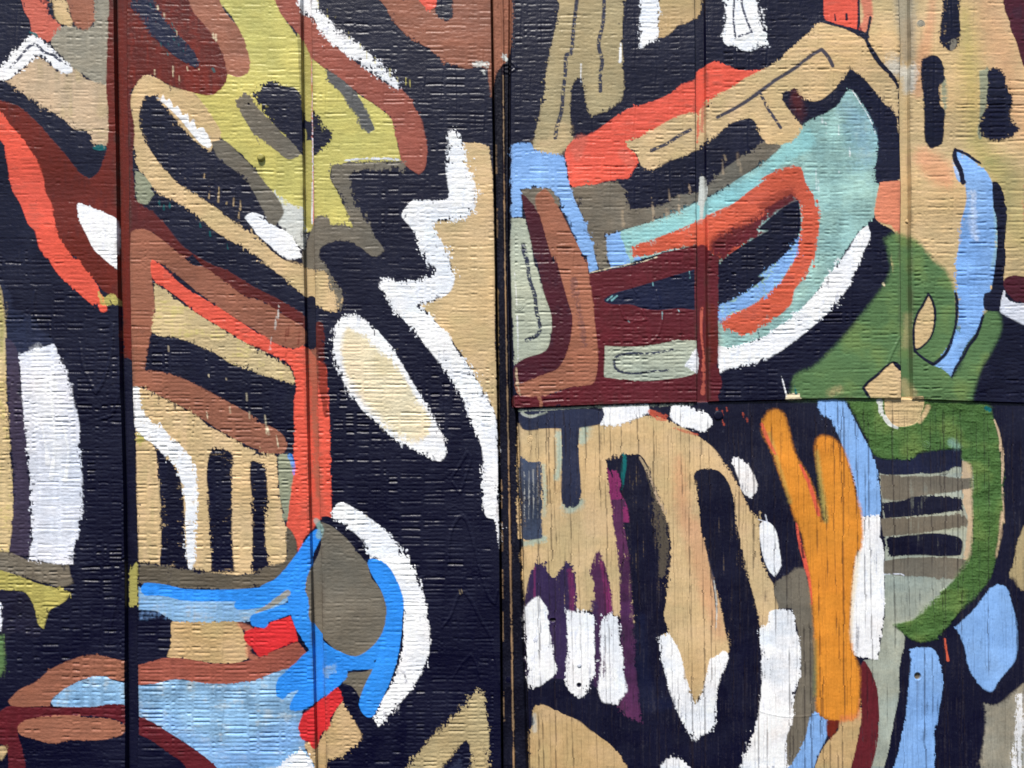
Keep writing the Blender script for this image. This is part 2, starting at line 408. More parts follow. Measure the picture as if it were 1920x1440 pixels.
rib('paint_patch', 'ltblue', P('20', (760,1120,20),(900,1190,60),(1050,1290,90),(1200,1380,120),(1400,1350,150)) + P('21', (100,1300,170),(200,1250,120)), paint_only=True, soft=14, rag=6, op=.55)
poly('paint_band', 'maroon', P('20', (-30,1180),(40,1108),(120,1110),(520,1110),(570,1096),(670,1098),(700,1130),(745,1158),(820,1190),(900,1240),(980,1290),(1060,1345),(1130,1400),(1200,1470),(1050,1470),(960,1390),(900,1350),(820,1290),(745,1255),(700,1220),(600,1170),(400,1160),(200,1175),(110,1200),(95,1250),(120,1350),(140,1480),(40,1480),(30,1330),(-30,1310)), 'maroon band along the bottom', rag=1)
poly('paint_patch', 'brown', P('20', (95,1220),(130,1185),(200,1168),(330,1156),(400,1158),(480,1170),(560,1170),(640,1188),(690,1220),(660,1260),(560,1287),(450,1292),(380,1292),(280,1310),(200,1292),(110,1262)), 'brown lozenge', rag=1.4)
poly('paint_patch', 'tan2', P('20', (-30,1320),(30,1318),(38,1345),(5,1400),(-30,1410)), 'tan corner scrap')

# ---- left sheet, second board
poly('paint_patch', 'yellow', P('00', (1150,-25)) + P('01', (120,-25),(150,90),(210,180),(260,260),(300,310),(370,370),(450,430),(540,500),(650,570),(735,640),(760,760),(785,872),(600,880),(410,892),(400,960),(450,1050),(490,1150),(530,1230),(400,1222),(300,1242),(240,1245),(160,1130),(100,1060),(0,930)) +
     P('00', (1440,980),(1300,830),(1190,740),(1140,640),(1060,515),(1000,470),(1180,420),(1300,380),(1280,140)), 'large yellow field', rag=2)
poly('paint_patch', 'ltgrey', P('01', (95,1035),(150,1075),(190,1105),(258,1130),(262,1350),(200,1310),(150,1240),(110,1190),(130,1130)), 'pale grey patch beside the groove', rag=3)
poly('paint_band', 'brown', P('00', (990,-25),(1160,-25),(1210,60),(1280,140),(1320,220),(1347,330),(1335,402),(1270,417),(1225,400),(1180,300),(1110,160),(1030,60)), 'brown band beside the rust lobe', rag=1.6)
rib('paint_stroke', 'yellow', P('00', (1235,410,16),(1290,430,20),(1330,405,14)), paint_only=True, dry=.8, rag=3)
poly('paint_patch', 'rust', P('00', (690,-25),(1000,-25),(1040,60),(1110,140),(1180,240),(1215,340),(1228,420),(1190,490),(1130,517),(1060,505),(980,485),(900,455),(850,420),(795,405),(750,440),(712,490),(690,480)), 'rust lobe with a black core', rag=1.6, mot=2.5)
poly('paint_patch', 'navyslate', P('00', (710,-25),(815,-25),(850,50),(900,120),(950,170),(1000,220),(1045,270),(1080,350),(1070,375),(1010,345),(950,310),(900,265),(850,220),(800,175),(770,110),(715,50)), 'black oval core of the rust lobe', rag=3, dry=.15)
for a in [(815,30,8),(930,130,9),(945,165,9),(975,205,11),(940,215,10),(910,240,10),(965,240,8),(905,290,9),(870,240,10),(990,270,8),(1155,380,20)]:
    rib('paint_fleck', 'darkteal', P('00', (a[0]-3,a[1]-8,a[2]),(a[0]+3,a[1]+8,a[2])), paint_only=True, op=.9, rag=1.5)
for i, a in enumerate([(850,40),(935,372),(968,430),(968,462),(1012,375),(1165,205),(885,80),(955,180),(835,395),(935,400),(1075,372),(1150,195)]):
    rib('paint_fleck', 'cream', P('00', (a[0],a[1]-8-(i%3)*5,7),(a[0]+2,a[1]+8+(i%2)*6,9)), paint_only=True, op=.9, rag=2)
poly('paint_band', 'tan', P('00', (795,405),(850,425),(920,465),(1000,490),(1060,510),(1110,580),(1160,650),(1195,730),(1150,795),(1100,900),(1200,1120),(1300,1220),(1380,1275)) + P('01', (0,1262),(70,1342),(150,1402),(265,1440)) +
     P('11', (130,0),(265,50),(320,70),(380,80),(430,150),(472,235),(425,305),(350,285),(270,222),(180,150),(100,80),(0,20)) + P('00', (1440,1425),(1300,1332),(1180,1262),(1080,1182),(960,1092),(870,1052),(820,1010),(780,950),(730,880),(715,700),(705,540),(740,450)), 'tan outline round the black eye shape', rag=3)
poly('paint_patch', 'sagedk', P('00', (728,915),(770,940),(822,1010),(822,1060),(795,1105),(740,1085)), 'small sage patch at the groove')
poly('paint_band', 'taupe', P('00', (1140,765),(1215,760),(1290,830),(1370,910),(1440,1000)) + P('01', (50,990),(110,1060),(150,1140),(135,1180),(100,1222),(60,1200)) + P('00', (1430,1160),(1350,1010),(1290,940),(1180,860)), 'taupe stroke right of the black eye', rag=1.6)
poly('paint_patch', 'black', P('00', (790,522),(840,520),(880,560),(930,620),(980,680),(1050,760),(1110,800),(1200,870),(1290,940),(1350,1010),(1390,1090),(1430,1160)) + P('01', (20,1140),(60,1190),(60,1210),(0,1200)) + P('00', (1380,1230),(1310,1205),(1240,1185),(1180,1130),(1100,1080),(1020,1030),(960,990),(900,930),(850,870),(800,790),(765,710),(748,650),(765,570)), 'long black eye shape', rag=2.6)
for i, a in enumerate([(1132,1040,60),(1182,1050,80),(1262,1090,40),(1298,1105,50),(1290,1160,30),(1105,950,20),(1050,965,8),(1225,1095,10)]):
    rib('paint_fleck', 'tan', P('00', (a[0],a[1]-a[2]/2,6),(a[0]-3,a[1]+a[2]/2,12)), paint_only=True, op=.9, rag=2.5, dry=.4)
for a in [(860,1095),(885,1120),(1080,1215),(1133,1262),(1228,1330),(915,1110)]:
    rib('paint_fleck', 'darkteal', P('00', (a[0],a[1]-12,10),(a[0]+2,a[1]+12,14)), paint_only=True, op=.7, rag=2)
poly('paint_stroke', 'white', P('00', (850,530),(872,535),(884,508),(896,550),(922,535),(940,585),(962,570),(985,620),(1010,615),(1025,665),(1045,645),(1060,700),(1100,695),(1140,770),(1132,803),(1090,782),(1050,740),(1010,690),(960,632),(910,582)), 'white jagged stroke above the black eye', rag=1.8, th=.2)
poly('paint_stroke', 'white', P('00', (1318,1175),(1360,1145),(1440,1175)) + P('01', (0,1165),(80,1210),(180,1265),(230,1340),(252,1390),(190,1402),(140,1387),(80,1332),(0,1262)) + P('00', (1370,1240)), 'white stroke below the black eye', rag=2.4, th=.2)
poly('paint_band', 'rust2', P('00', (690,460),(712,500),(705,560),(726,700),(715,850),(725,1000),(740,1090),(820,1140),(900,1220),(980,1320),(1060,1380),(1160,1435)) + P('10', (1230,80),(1360,160),(1440,200)) + P('11', (60,200),(150,250),(265,325),(265,395),(150,322),(80,272),(0,228)) +
     P('10', (1330,222),(1200,130),(1100,60),(1040,-10)) + P('00', (1000,1395),(940,1345),(860,1282),(800,1245),(740,1240),(700,1262),(690,1200)), 'dark red band below the black eye', rag=2)
poly('paint_patch', 'brown2', P('00', (707,1262),(740,1240),(800,1245),(860,1282),(940,1345),(1000,1395),(1040,1430)) + P('10', (1100,60),(1200,130),(1330,222)) + P('11', (0,228),(80,272),(150,322),(265,395),(265,485),(200,500),(120,480),(0,405)) +
     P('10', (1380,400),(1290,350),(1100,220),(900,60),(825,20),(822,130),(838,260),(828,400),(812,450),(802,520),(784,612),(860,622),(950,645),(1060,692),(1170,752),(1280,812),(1400,882)) + P('11', (0,890),(80,920),(140,960),(167,1010),(150,1062),(80,1068),(0,1060)) +
     P('10', (1400,1052),(1310,1012),(1200,952),(1060,862),(980,812),(860,752),(780,712),(714,702),(706,400)), 'branching brown shape', rag=1.8)
poly('paint_patch', 'olivetan', P('10', (828,140),(900,190),(1000,270),(1080,320),(1200,390),(1330,470),(1440,530)) + P('11', (0,500),(60,530),(150,580),(190,620),(212,680),(190,693),(100,662),(0,640)) + P('10', (1380,630),(1260,590),(1180,540),(1100,500),(980,450),(860,433),(817,410),(838,300)), 'olive tan wedge', rag=3)
poly('paint_patch', 'black', P('10', (818,432),(860,435),(980,452),(1100,502),(1180,542),(1260,592),(1380,632),(1440,648)) + P('11', (0,640),(100,665),(190,697),(212,720),(208,900),(200,1000),(170,1010),(140,960),(80,920),(0,890)) + P('10', (1400,880),(1280,812),(1170,752),(1060,692),(950,645),(860,622),(788,608),(802,520)), 'black slanting band between brown and tan', rag=2.4)
for i, a in enumerate([(910,500,30),(1220,665,8),(1128,650,18),(1330,760,40),(1240,830,30),(1345,860,36),(1435,940,40),(1117,860,36)]):
    rib('paint_fleck', 'cream', P('10', (a[0],a[1]-a[2]/2,7),(a[0]+2,a[1]+a[2]/2,7)), paint_only=True, op=.8, rag=2)
for i, a in enumerate([(50,905,90),(112,1000,60),(60,940,60)]):
    rib('paint_fleck', 'cream', P('11', (a[0]-3,a[1]-a[2]/2,6),(a[0]+8,a[1]+a[2]/2,12)), paint_only=True, op=.9, rag=2)
poly('paint_patch', 'tan', P('10', (720,702),(780,715),(860,757),(980,818),(1060,862),(1130,922),(1200,955),(1310,1020),(1400,1058),(1440,1075)) + P('11', (0,1065),(80,1070),(115,1080),(125,1250),(152,1440)) + P('21', (165,120),(168,250),(165,325),(120,352),(75,350),(0,372)) + P('20', (1400,388),(1260,402),(1130,385),(1000,362),(860,342),(738,330),(735,0)) + P('10', (735,1000)), 'tan block behind the black bars', rag=3)
poly('paint_patch', 'sagedk', P('11', (115,1078),(170,1072),(205,1110),(205,1260),(190,1360),(165,1440),(152,1440),(125,1250)), 'narrow grey green strip', rag=1.6)
poly('paint_stroke', 'yellow2', P('10', (742,930),(800,985),(760,1010),(742,1010)), 'small olive wedge')
poly('paint_stroke', 'black', P('10', (833,1018),(880,1060),(940,1120),(970,1190),(985,1280),(1000,1440)) + P('20', (1000,100),(1000,200),(1010,300),(1018,368),(930,358),(860,340),(870,200),(865,0)) + P('10', (855,1250),(850,1120)), 'first upright black bar', rag=2.6, dirn='h')
poly('paint_stroke', 'black', P('10', (1140,1032),(1190,1038),(1256,1073),(1252,1200),(1252,1440)) + P('20', (1250,100),(1252,200),(1267,385),(1140,382),(1135,200),(1120,0)) + P('10', (1120,1300),(1115,1150)), 'second upright black bar', rag=2.6, dirn='h')
poly('paint_stroke', 'black', P('10', (1350,1105),(1427,1130),(1445,1300),(1440,1440)) + P('21', (45,0),(52,250),(72,345),(40,387),(0,378)) + P('20', (1362,385),(1360,100)) + P('10', (1360,1300),(1350,1200)), 'third upright black bar', rag=2.6, dirn='h')
poly('paint_stroke', 'white', P('10', (720,705),(750,712),(762,800),(800,880),(820,900),(840,910),(858,912),(880,925),(905,960),(930,992),(960,1010),(1000,1050),(1040,1120),(1060,1200),(1062,1440)) + P('20', (1066,100),(1055,200),(1052,300),(1040,372),(1015,362),(1000,200),(1000,0)) + P('10', (1000,1350),(985,1250),(950,1150),(890,1080),(830,1020),(780,980),(730,930),(715,850)), 'white curved stroke crossing the black bars', rag=3.2, th=.2)
poly('paint_band', 'taupe2', P('20', (745,335),(860,348),(1000,370),(1260,395),(1400,385)) + P('21', (0,372),(70,350),(165,325),(165,150),(200,120),(222,220),(215,330),(180,380),(120,422),(40,452),(0,458)) + P('20', (1400,462),(1300,477),(1130,477),(1000,472),(860,455),(745,452)), 'dark taupe band', rag=3)
poly('paint_patch', 'tan2', P('20', (922,650),(1270,645),(1310,700),(1330,760),(1345,845),(1290,868),(1200,875),(1100,868),(1000,850),(905,845),(925,740)), 'tan block above the maroon band', rag=1.8)
poly('paint_band', 'ltblue2', P('20', (738,460),(780,470),(1000,510),(1270,530),(1440,500)) + P('21', (60,500),(185,440),(190,520),(80,600),(0,640)) + P('20', (1370,650),(1270,648),(950,648),(900,625),(850,595),(738,585)), 'khaki and blue mottled band', rag=2)
for k in range(16):
    x = 760 + k * 34
    rib('paint_stroke', 'ltblue', P('20', (x,535+(k%3)*12,14),(x+8,590,12+(k%2)*5),(x+2,632-(k%4)*6,14)), paint_only=True, op=.3, rag=7, soft=3)
rib('paint_stroke', 'peach', P('20', (1290,665,24),(1350,700,40),(1340,820,30),(1380,850,30)), paint_only=True, soft=3, op=.6)
poly('paint_patch', 'rosebrown', P('20', (735,885),(830,862),(880,845),(1000,848),(1100,866),(1200,876),(1300,868),(1440,838)) + P('21', (0,840),(80,812),(160,785),(225,752),(282,828),(225,885),(120,918),(0,962)) + P('20', (1440,955),(1320,975),(1220,983),(1100,980),(1040,970),(940,960),(830,985),(735,993)), 'dusky red band', rag=1.2)
poly('paint_patch', 'red', P('20', (1440,672),(1380,682),(1330,702),(1318,745),(1370,800),(1400,838),(1440,830)) + P('21', (80,812),(150,782),(228,752),(215,690),(187,618),(60,662),(0,684)), 'bright red block', rag=2)

# ---- left sheet across the second groove
rib('groove_paint', 'yellow2', P('01', (255,150,70),(268,400,66),(275,620,66)), 'mustard paint down the groove', rag=1, paint_only=True)
poly('paint_patch', 'black', P('01', (3,500),(40,460),(90,433),(150,460),(200,470),(245,515),(252,600),(300,590),(340,640),(375,680),(412,720),(400,765),(350,812),(315,838),(250,838),(200,792),(160,742),(110,692),(60,642),(10,560),(-25,500)), 'black blob with brushed edges', rag=4.5, dry=.12)
rib('groove_paint', 'yellow2', P('01', (268,430,52),(274,540,50),(278,625,44)), paint_only=True, rag=3, dry=.4)
rib('groove_paint', 'yellow2', P('01', (280,775,56),(282,860,56),(284,1000,56),(286,1200,56)), paint_only=True, rag=1)
rib('paint_fleck', 'yellow2', P('01', (258,690,10),(262,720,16),(260,760,10)), paint_only=True, rag=1)
rib('paint_edge', 'coral2', P('01', (290,60,8),(296,400,7),(300,760,8),(303,1000,10),(305,1230,8)), 'chipped pink paint along the groove edge', rag=2.6, dry=.5, paint_only=True)
rib('paint_edge', 'lav', P('01', (298,220,3),(298,560,3),(300,830,6),(296,1200,10)), paint_only=True, rag=3, dry=1.)
poly('paint_stroke', 'taupe', P('01', (-148,545),(-110,505),(-70,540),(0,640)) [:0] + P('00', (1275,545),(1330,503),(1372,540)) + P('01', (-10,560),(80,650),(140,720),(190,762),(242,832),(180,862),(120,822),(50,770),(0,732)) + P('00', (1400,780),(1360,710),(1300,610)), 'taupe stub beside the black blob', rag=1.4)
poly('paint_stroke', 'grey', P('01', (378,380),(420,383),(470,420),(530,480),(580,560),(620,640),(642,700),(612,722),(570,690),(540,620),(490,560),(460,500),(410,460),(385,430)), 'dark grey leaf stroke on yellow', rag=1.8)
poly('paint_band', 'rosebrown', P('01', (95,-25),(225,-25),(245,60),(300,90),(340,150),(400,220),(480,290),(560,350),(660,420),(740,470),(800,490),(850,570),(890,640),(912,720),(922,830),(912,910),(880,942),(830,912),(787,870),(767,780),(745,700),(730,640),(650,570),(560,510),(440,410),(360,360),(300,310),(240,200),(180,130),(130,70)), 'long rose brown curved band', rag=1.8)
poly('paint_band', 'white', P('01', (215,-25),(332,-25),(352,60),(400,110),(440,160),(530,220),(600,280),(680,350),(732,390),(772,450),(762,482),(720,462),(640,402),(560,342),(480,292),(400,227),(340,152),(300,90),(245,60)), 'long white diagonal stroke', rag=4.5, dry=.1, th=.2)
for i, a in enumerate([(385,75),(335,25),(432,110),(500,190),(563,260),(597,300),(640,330),(680,390),(722,390),(760,420),(808,438),(830,450)]):
    rib('paint_fleck', 'yellow', P('01', (a[0],a[1]-20,7),(a[0]+2,a[1]+20,8)), paint_only=True, op=.9, rag=3)
poly('paint_band', 'brown2', P('01', (645,-25),(700,40),(740,110),(800,180),(860,220),(940,270),(1000,320),(1080,355),(1140,372),(1200,360),(1250,372),(1262,480),(1276,520),(1292,400),(1340,330),(1372,260),(1388,150),(1382,-25)), 'brown rounded corner shape', rag=2.4, dry=.06)
poly('paint_stroke', 'black', P('01', (975,-25),(1062,-25),(1057,90),(1020,117),(980,82),(962,40)), 'short black drop on brown', rag=2)
poly('paint_stroke', 'coral', P('01', (868,-25),(978,-25),(972,30),(935,57),(890,20)), 'coral scrap at the top edge', rag=1.6)
rib('paint_stroke', 'ltgrey', P('01', (1180,345,22),(1245,350,26)), paint_only=True, dry=.8, rag=4, op=.8)
rib('paint_stroke', 'ltgrey', P('01', (1225,380,16),(1235,400,10)), paint_only=True, dry=.8, rag=4, op=.8)
poly('paint_band', 'taupe', P('01', (408,890),(470,880),(620,868),(760,873),(805,880),(805,925),(740,905),(700,925),(620,913),(540,925),(500,950),(520,1010),(540,1080),(570,1150),(610,1210),(650,1280),(695,1355),(640,1388),(560,1333),(480,1300),(400,1310),(350,1340),(345,1390),(380,1440)) + P('11', (430,150),(470,200),(460,280),(440,250),(400,140),(370,80),(265,60),(250,0)) + P('01', (255,1350),(280,1270),(310,1190),(350,1163),(392,1180),(400,1212),(480,1212),(524,1242),(502,1150),(452,1050),(408,970)), 'taupe zigzag on the third board', rag=3)
rib('paint_edge', 'lav', P('01', (480,866,8),(560,858,10),(660,856,8),(770,862,8)), paint_only=True, rag=3, dry=.4)
poly('paint_band', 'tan', P('01', (1115,765),(1180,773),(1250,788),(1266,850),(1280,1000),(1290,1440)) + P('11', (1293,0),(1290,400),(1302,700),(1305,900),(1280,830),(1220,730),(1180,650),(1130,560),(1070,470),(1000,390),(940,320),(880,260),(960,240),(1040,190),(1050,100),(1040,0)) + P('01', (1040,1440),(1000,1330),(940,1230),(940,1190),(1100,1170),(1180,1110),(1160,1000),(1130,900),(1110,850)), 'tall tan field beside the joint', rag=2)
poly('paint_band', 'white', P('01', (1040,730),(1062,703),(1110,750),(1130,830),(1140,900),(1172,960),(1192,1080),(1172,1150),(1110,1190),(1000,1190),(952,1202),(990,1280),(1030,1350),(1060,1440)) + P('11', (1072,50),(1072,130),(1040,200),(960,240),(900,262),(872,267),(930,310),(990,380),(1040,420),(1070,490),(1130,560),(1172,620),(1212,690),(1252,760),(1290,850),(1306,950),(1310,1200),(1310,1440)) +
     P('21', (1312,80),(1314,215),(1297,160),(1290,100),(1245,85),(1222,20)) + P('11', (1225,1330),(1215,1250),(1225,1150),(1220,1040),(1190,960),(1150,880),(1120,780),(1080,710),(1020,610),(960,540),(900,460),(850,400),(790,340),(730,270),(700,210),(668,170),(680,130),(760,130),(860,130),(950,110),(975,70),(930,30),(925,0)) +
     P('01', (930,1440),(900,1370),(870,1290),(830,1220),(785,1170),(800,1130),(850,1080),(940,1080),(1020,1080),(1042,1060),(1030,960),(1030,850)), 'long white zigzag stroke', rag=4.2, dry=.07, th=.2)
poly('paint_band', 'white', P('11', (440,350),(480,320),(530,312),(580,340),(640,390),(690,440),(730,490),(770,550),(810,620),(850,690),(900,770),(940,840),(980,920),(1012,980),(1032,1040),(1020,1085),(990,1108),(930,1090),(860,1050),(780,1010),(720,970),(650,900),(580,840),(530,770),(480,700),(450,620),(420,560),(413,480),(425,410)), 'large white leaf with a cream heart', rag=4, th=.2, dry=.04)
poly('paint_patch', 'cream', P('11', (490,380),(540,410),(600,450),(680,520),(740,570),(790,640),(840,720),(890,800),(940,870),(945,930),(910,980),(860,1012),(790,992),(720,940),(640,860),(580,790),(520,710),(480,620),(462,540),(467,440)), 'cream heart of the white leaf', rag=5, soft=5, th=.05)
poly('paint_band', 'coral', P('10', (818,15),(870,50),(930,110),(1000,170),(1100,230),(1200,290),(1290,350),(1380,410),(1440,440)) + P('11', (60,445),(120,480),(200,502),(262,488),(330,560),(380,600),(385,700),(395,850),(400,1000),(405,1200),(410,1430)) +
     P('21', (412,60),(400,95),(345,100),(300,155),(262,200),(240,280),(215,320),(220,230),(190,160),(160,130)) + P('11', (170,1430),(180,1330),(200,1200),(205,1000),(205,800),(215,700),(200,620),(170,580),(100,540),(40,510),(0,490)) + P('10', (1330,470),(1200,390),(1080,320),(980,240),(900,180),(825,128)), 'coral band that bends down along the groove', rag=2)
rib('paint_stroke', 'rust', P('11', (340,380,50),(345,440,56),(345,540,46),(358,640,54),(365,740,40),(380,860,26)), paint_only=True, dry=.6, rag=6, op=.75)
rib('groove_paint', 'brown2', P('11', (298,490,50),(305,640,50),(310,800,44),(325,1100,40),(330,1300,30)), paint_only=True, soft=3, dry=.45, op=.75, rag=4)
rib('groove_paint', 'black', P('11', (292,240,56),(296,380,56),(296,480,50)), paint_only=True, rag=2)
for a in [(105,360),(120,300),(160,430),(175,400),(232,440),(78,470),(160,560)]:
    rib('paint_fleck', 'rust' if a[0] > 130 else 'ltgrey', P('11', (a[0]+4,a[1]-34,6),(a[0]-3,a[1]+34,10)), paint_only=True, op=.8, rag=3)
rib('paint_stroke', 'skyblue', P('11', (185,1080,24),(200,1120,22),(205,1180,10)), paint_only=True, op=.6, dry=.4)
# taupe pear, blue ribbons, white arc
rib('paint_band', 'skyblue', P('21', (262,330,80),(250,480,80),(262,600,80),(320,720,80)), paint_only=True, rag=1)
rib('paint_band', 'skyblue', P('21', (560,880,40),(470,890,60),(420,900,50)), paint_only=True, rag=1)
poly('paint_patch', 'taupe', P('21', (335,105),(420,140),(480,190),(540,260),(600,330),(620,410),(660,460),(700,530),(712,610),(707,700),(655,775),(590,825),(530,850),(470,835),(405,780),(350,720),(290,640),(265,560),(262,470),(285,380),(330,290),(350,200)), 'taupe pear shape', rag=1)
poly('paint_stroke', 'black', P('21', (345,85),(390,82),(462,125),(532,175),(582,225),(618,300),(608,345),(560,295),(500,212),(430,150),(385,118)), 'black edge stroke on the pear', rag=1.5)
poly('paint_band', 'white', P('21', (425,28),(465,5),(500,20),(580,70),(650,120),(700,160),(760,230),(820,320),(870,400),(910,510),(927,620),(937,740),(930,850),(880,950),(820,1040),(750,1120),(700,1180),(655,1222),(635,1170),(660,1130),(680,1070),(720,1010),(760,910),(790,800),(795,680),(785,550),(750,460),(720,380),(680,330),(610,300),(580,220),(530,170),(460,120),(413,85)), 'thick white arc', rag=4.5, th=.2)
poly('paint_stroke', 'taupe', P('21', (490,930),(600,915),(675,845),(672,905),(625,985),(565,1065),(520,1000),(465,985)), 'taupe wedge under the pear', rag=1)
poly('paint_patch', 'black', P('21', (460,985),(500,1000),(545,1060),(560,1130),(640,1180),(660,1225),(600,1290),(560,1260),(500,1130)), 'black wedge below the pear', rag=2)
rib('paint_band', 'skyblue', P('20', (795,475,70),(880,480,62),(1000,505,62),(1250,508,66),(1440,505,84)) + P('21', (60,490,90),(120,462,90),(190,400,96),(240,330,92),(285,245,70),(325,185,60)), 'bright blue ribbon along the bars', rag=1)
rib('paint_stroke', 'teal', P('21', (318,110,30),(345,150,40),(335,190,40)), paint_only=True, op=.7, soft=2)
rib('paint_band', 'skyblue', P('21', (200,460,90),(228,540,110),(245,640,90),(290,720,92),(345,800,96),(430,850,90),(540,870,66),(630,825,66),(700,745,66),(742,650,84),(748,550,98),(720,460,100),(672,380,100),(625,335,50)), 'bright blue ring round the pear', rag=1)
rib('paint_band', 'skyblue', P('21', (225,560,66),(120,600,66),(0,640,66)) + P('20', (1420,655,60),(1370,660,30)), 'bright blue side branch', rag=1)
rib('paint_stroke', 'skyblue', P('20', (1290,560,50),(1340,560,46),(1440,540,56)), 'short bright blue dab', rag=1)
rib('paint_band', 'skyblue', P('21', (745,660,92),(722,800,104),(685,920,112),(640,1020,118),(610,1095,104),(612,1130,70)), 'bright blue tail', rag=1)
rib('paint_band', 'skyblue', P('21', (620,880,50),(500,895,40),(350,870,160),(260,930,150),(160,990,100),(140,1035,60)), 'bright blue left foot', rag=1.5)
rib('paint_band', 'skyblue', P('21', (440,930,110),(340,1000,130),(250,1075,100),(205,1110,50)), 'bright blue lower foot', rag=1.5)
rib('paint_stroke', 'sage', P('21', (0,600,10),(80,560,30),(170,495,34)), 'khaki gap between the blue branches', op=.9, rag=1.5)
poly('paint_stroke', 'ltblue2', P('21', (365,915),(430,875),(425,915),(370,955)), paint_only=True, op=.7, soft=2)
poly('paint_band', 'tan2', P('21', (470,1070),(490,1120),(540,1200),(572,1270),(520,1342),(480,1372),(390,1402),(378,1480),(320,1480),(262,1310),(300,1290),(320,1340),(360,1260),(400,1200),(440,1110)), 'tan tooth shape', rag=3)
poly('paint_band', 'red', P('21', (290,1125),(360,1070),(440,1002),(472,1070),(440,1112),(400,1180),(390,1230),(350,1262),(322,1342),(300,1312),(250,1282),(228,1232),(255,1150)), 'red wedge under the blue foot', rag=2)
poly('paint_patch', 'white', P('21', (85,1465),(160,1402),(240,1343),(300,1402),(322,1465)), 'white peak at the bottom edge', rag=3)
poly('paint_band', 'khaki', P('21', (1160,1050),(1190,1025),(1230,1050),(1250,1130),(1257,1200),(1262,1480),(1160,1480),(1157,1330),(1135,1293),(1080,1340),(1030,1400),(980,1480),(800,1480),(870,1360),(930,1290),(1000,1220),(1080,1150),(1130,1100)), 'khaki arrow head', rag=4, dry=.08)
poly('paint_patch', 'slate', P('21', (1010,1480),(1060,1420),(1110,1375),(1120,1480)), 'grey core of the khaki arrow head', soft=2)
for k, (x, y) in enumerate([(1100,490),(1112,482),(595,80),(625,118)]):
    rib('paint_fleck', 'khaki', P('21', (x-4,y-12,6),(x+3,y+12,8)), paint_only=True, op=.7, rag=3, dry=.4)
# grooves of the left sheet
rib('groove_paint', 'black', [(233,683,24),(238,800,26),(246,1000,26),(248,1440,26),(249,1480,26)], 'black paint down the first groove', rag=.5, sm=False)
poly('groove_paint', 'yellow2', P('20', (688,345),(700,370),(720,335),(742,330),(742,572),(715,568),(700,585),(686,570)), 'mustard patch in the first groove', rag=2)

# ---- joint strip
poly('joint_paint', 'brown', P('01', (1268,-25),(1385,-25),(1375,250),(1345,330),(1300,360),(1290,400),(1276,520)), 'brown paint over the top of the joint', rag=1.5)
rib('wood_edge', 'raw', [(943.5,140,2.0),(947,500,2.6),(956,980,3.0),(963.6,1440,3.2),(966,1480,3.2)], 'bare wood lip running down the joint', rag=1.3, sm=False, mot=2, dry=.15)
rib('joint_paint', 'ltgrey', P('01', (1340,290,20),(1350,310,16)), paint_only=True, dry=.6, rag=3)
rib('joint_chip', 'tan2', [(933,540,1.6),(934,700,3.0),(935.5,860,2.0)], paint_only=True, dry=.8, rag=2.4, op=.6)
for y in (300, 420, 930, 1010, 1100, 1180, 1330):
    x_ = float(SL(y)) + 5
    rib('joint_chip', 'raw', [(x_, y - 30, 1.4), (x_ + .6, y + 24, 2.0)], paint_only=True, dry=.7, rag=2, op=.85)
# ---- upper right sheet
poly('paint_band', 'khaki', P('02', (300,-25),(662,-25),(652,200),(662,400),(652,540),(600,582),(560,602),(480,622),(455,570),(442,450),(405,418),(382,480),(372,620),(382,720),(392,762),(300,840),(230,835),(172,790),(200,650),(230,500),(250,350),(280,200),(310,60)), 'tall khaki leg shape with marker lines', rag=3)
rib('paint_band', 'tan', P('02', (200,780,60),(300,780,110),(330,700,90)), paint_only=True, soft=10, op=.6)
mark('02', (410,-15),(390,150),(375,290),(350,300),(345,400),(335,480),(325,600),(302,680),(292,742), w=16, label='long dashed marker line on the khaki leg')
mark('02', (555,-15),(550,120),(525,240),(545,330),(535,400),(535,490), w=16, label='second dashed marker line on the khaki leg')
rib('paint_stroke', 'white', P('02', (430,345,6),(430,440,10)), paint_only=True, rag=2)
rib('paint_stroke', 'white', P('02', (645,230,10),(643,330,16)), paint_only=True, rag=2, dry=.4)
poly('paint_stroke', 'tan2', P('02', (845,-25),(1078,-25),(1088,30),(1052,92),(1000,122),(950,142),(900,192),(845,202)), 'tan sail shape', rag=3)
poly('paint_stroke', 'white', P('02', (755,-25),(852,-25),(852,100),(842,190),(790,242),(748,268),(748,100)), 'white finger stroke at the top edge', rag=2.6)
poly('paint_stroke', 'white', P('02', (1200,-25),(1385,-25),(1388,60),(1402,130),(1440,180)) + P('03', (20,30),(50,160),(65,240),(0,250)) + P('02', (1400,250),(1340,278),(1260,250),(1210,240),(1195,200),(1215,100)), 'white cup shape with a marker hook', rag=4)
mark('02', (1260,-15),(1255,100),(1265,205),(1310,185),(1355,175),(1320,90),(1300,20),(1300,-15), w=9, label='thin marker hook on white')
poly('paint_patch', 'coral', P('02', (1050,430),(1065,375),(1120,345),(1160,330),(1210,345),(1260,370),(1340,380),(1440,365),(1420,400),(1300,480),(1150,560),(1140,560),(1060,620),(1040,640),(960,660),(850,700),(790,730),(690,770),(680,790),(720,820),(742,880),(712,920),(692,962),(620,970),(560,980),(500,1000),(368,1012),(355,900),(340,830),(380,760),(440,740),(520,700),(600,640),(700,580),(800,550),(900,510),(980,450)), 'coral arm shape', rag=2)
rib('paint_patch', 'coral2', P('02', (400,800,60),(430,760,70),(410,850,40)), paint_only=True, soft=5, op=.6)
rib('paint_patch', 'coral2', P('02', (660,830,60),(700,880,50)), paint_only=True, soft=4, op=.6)
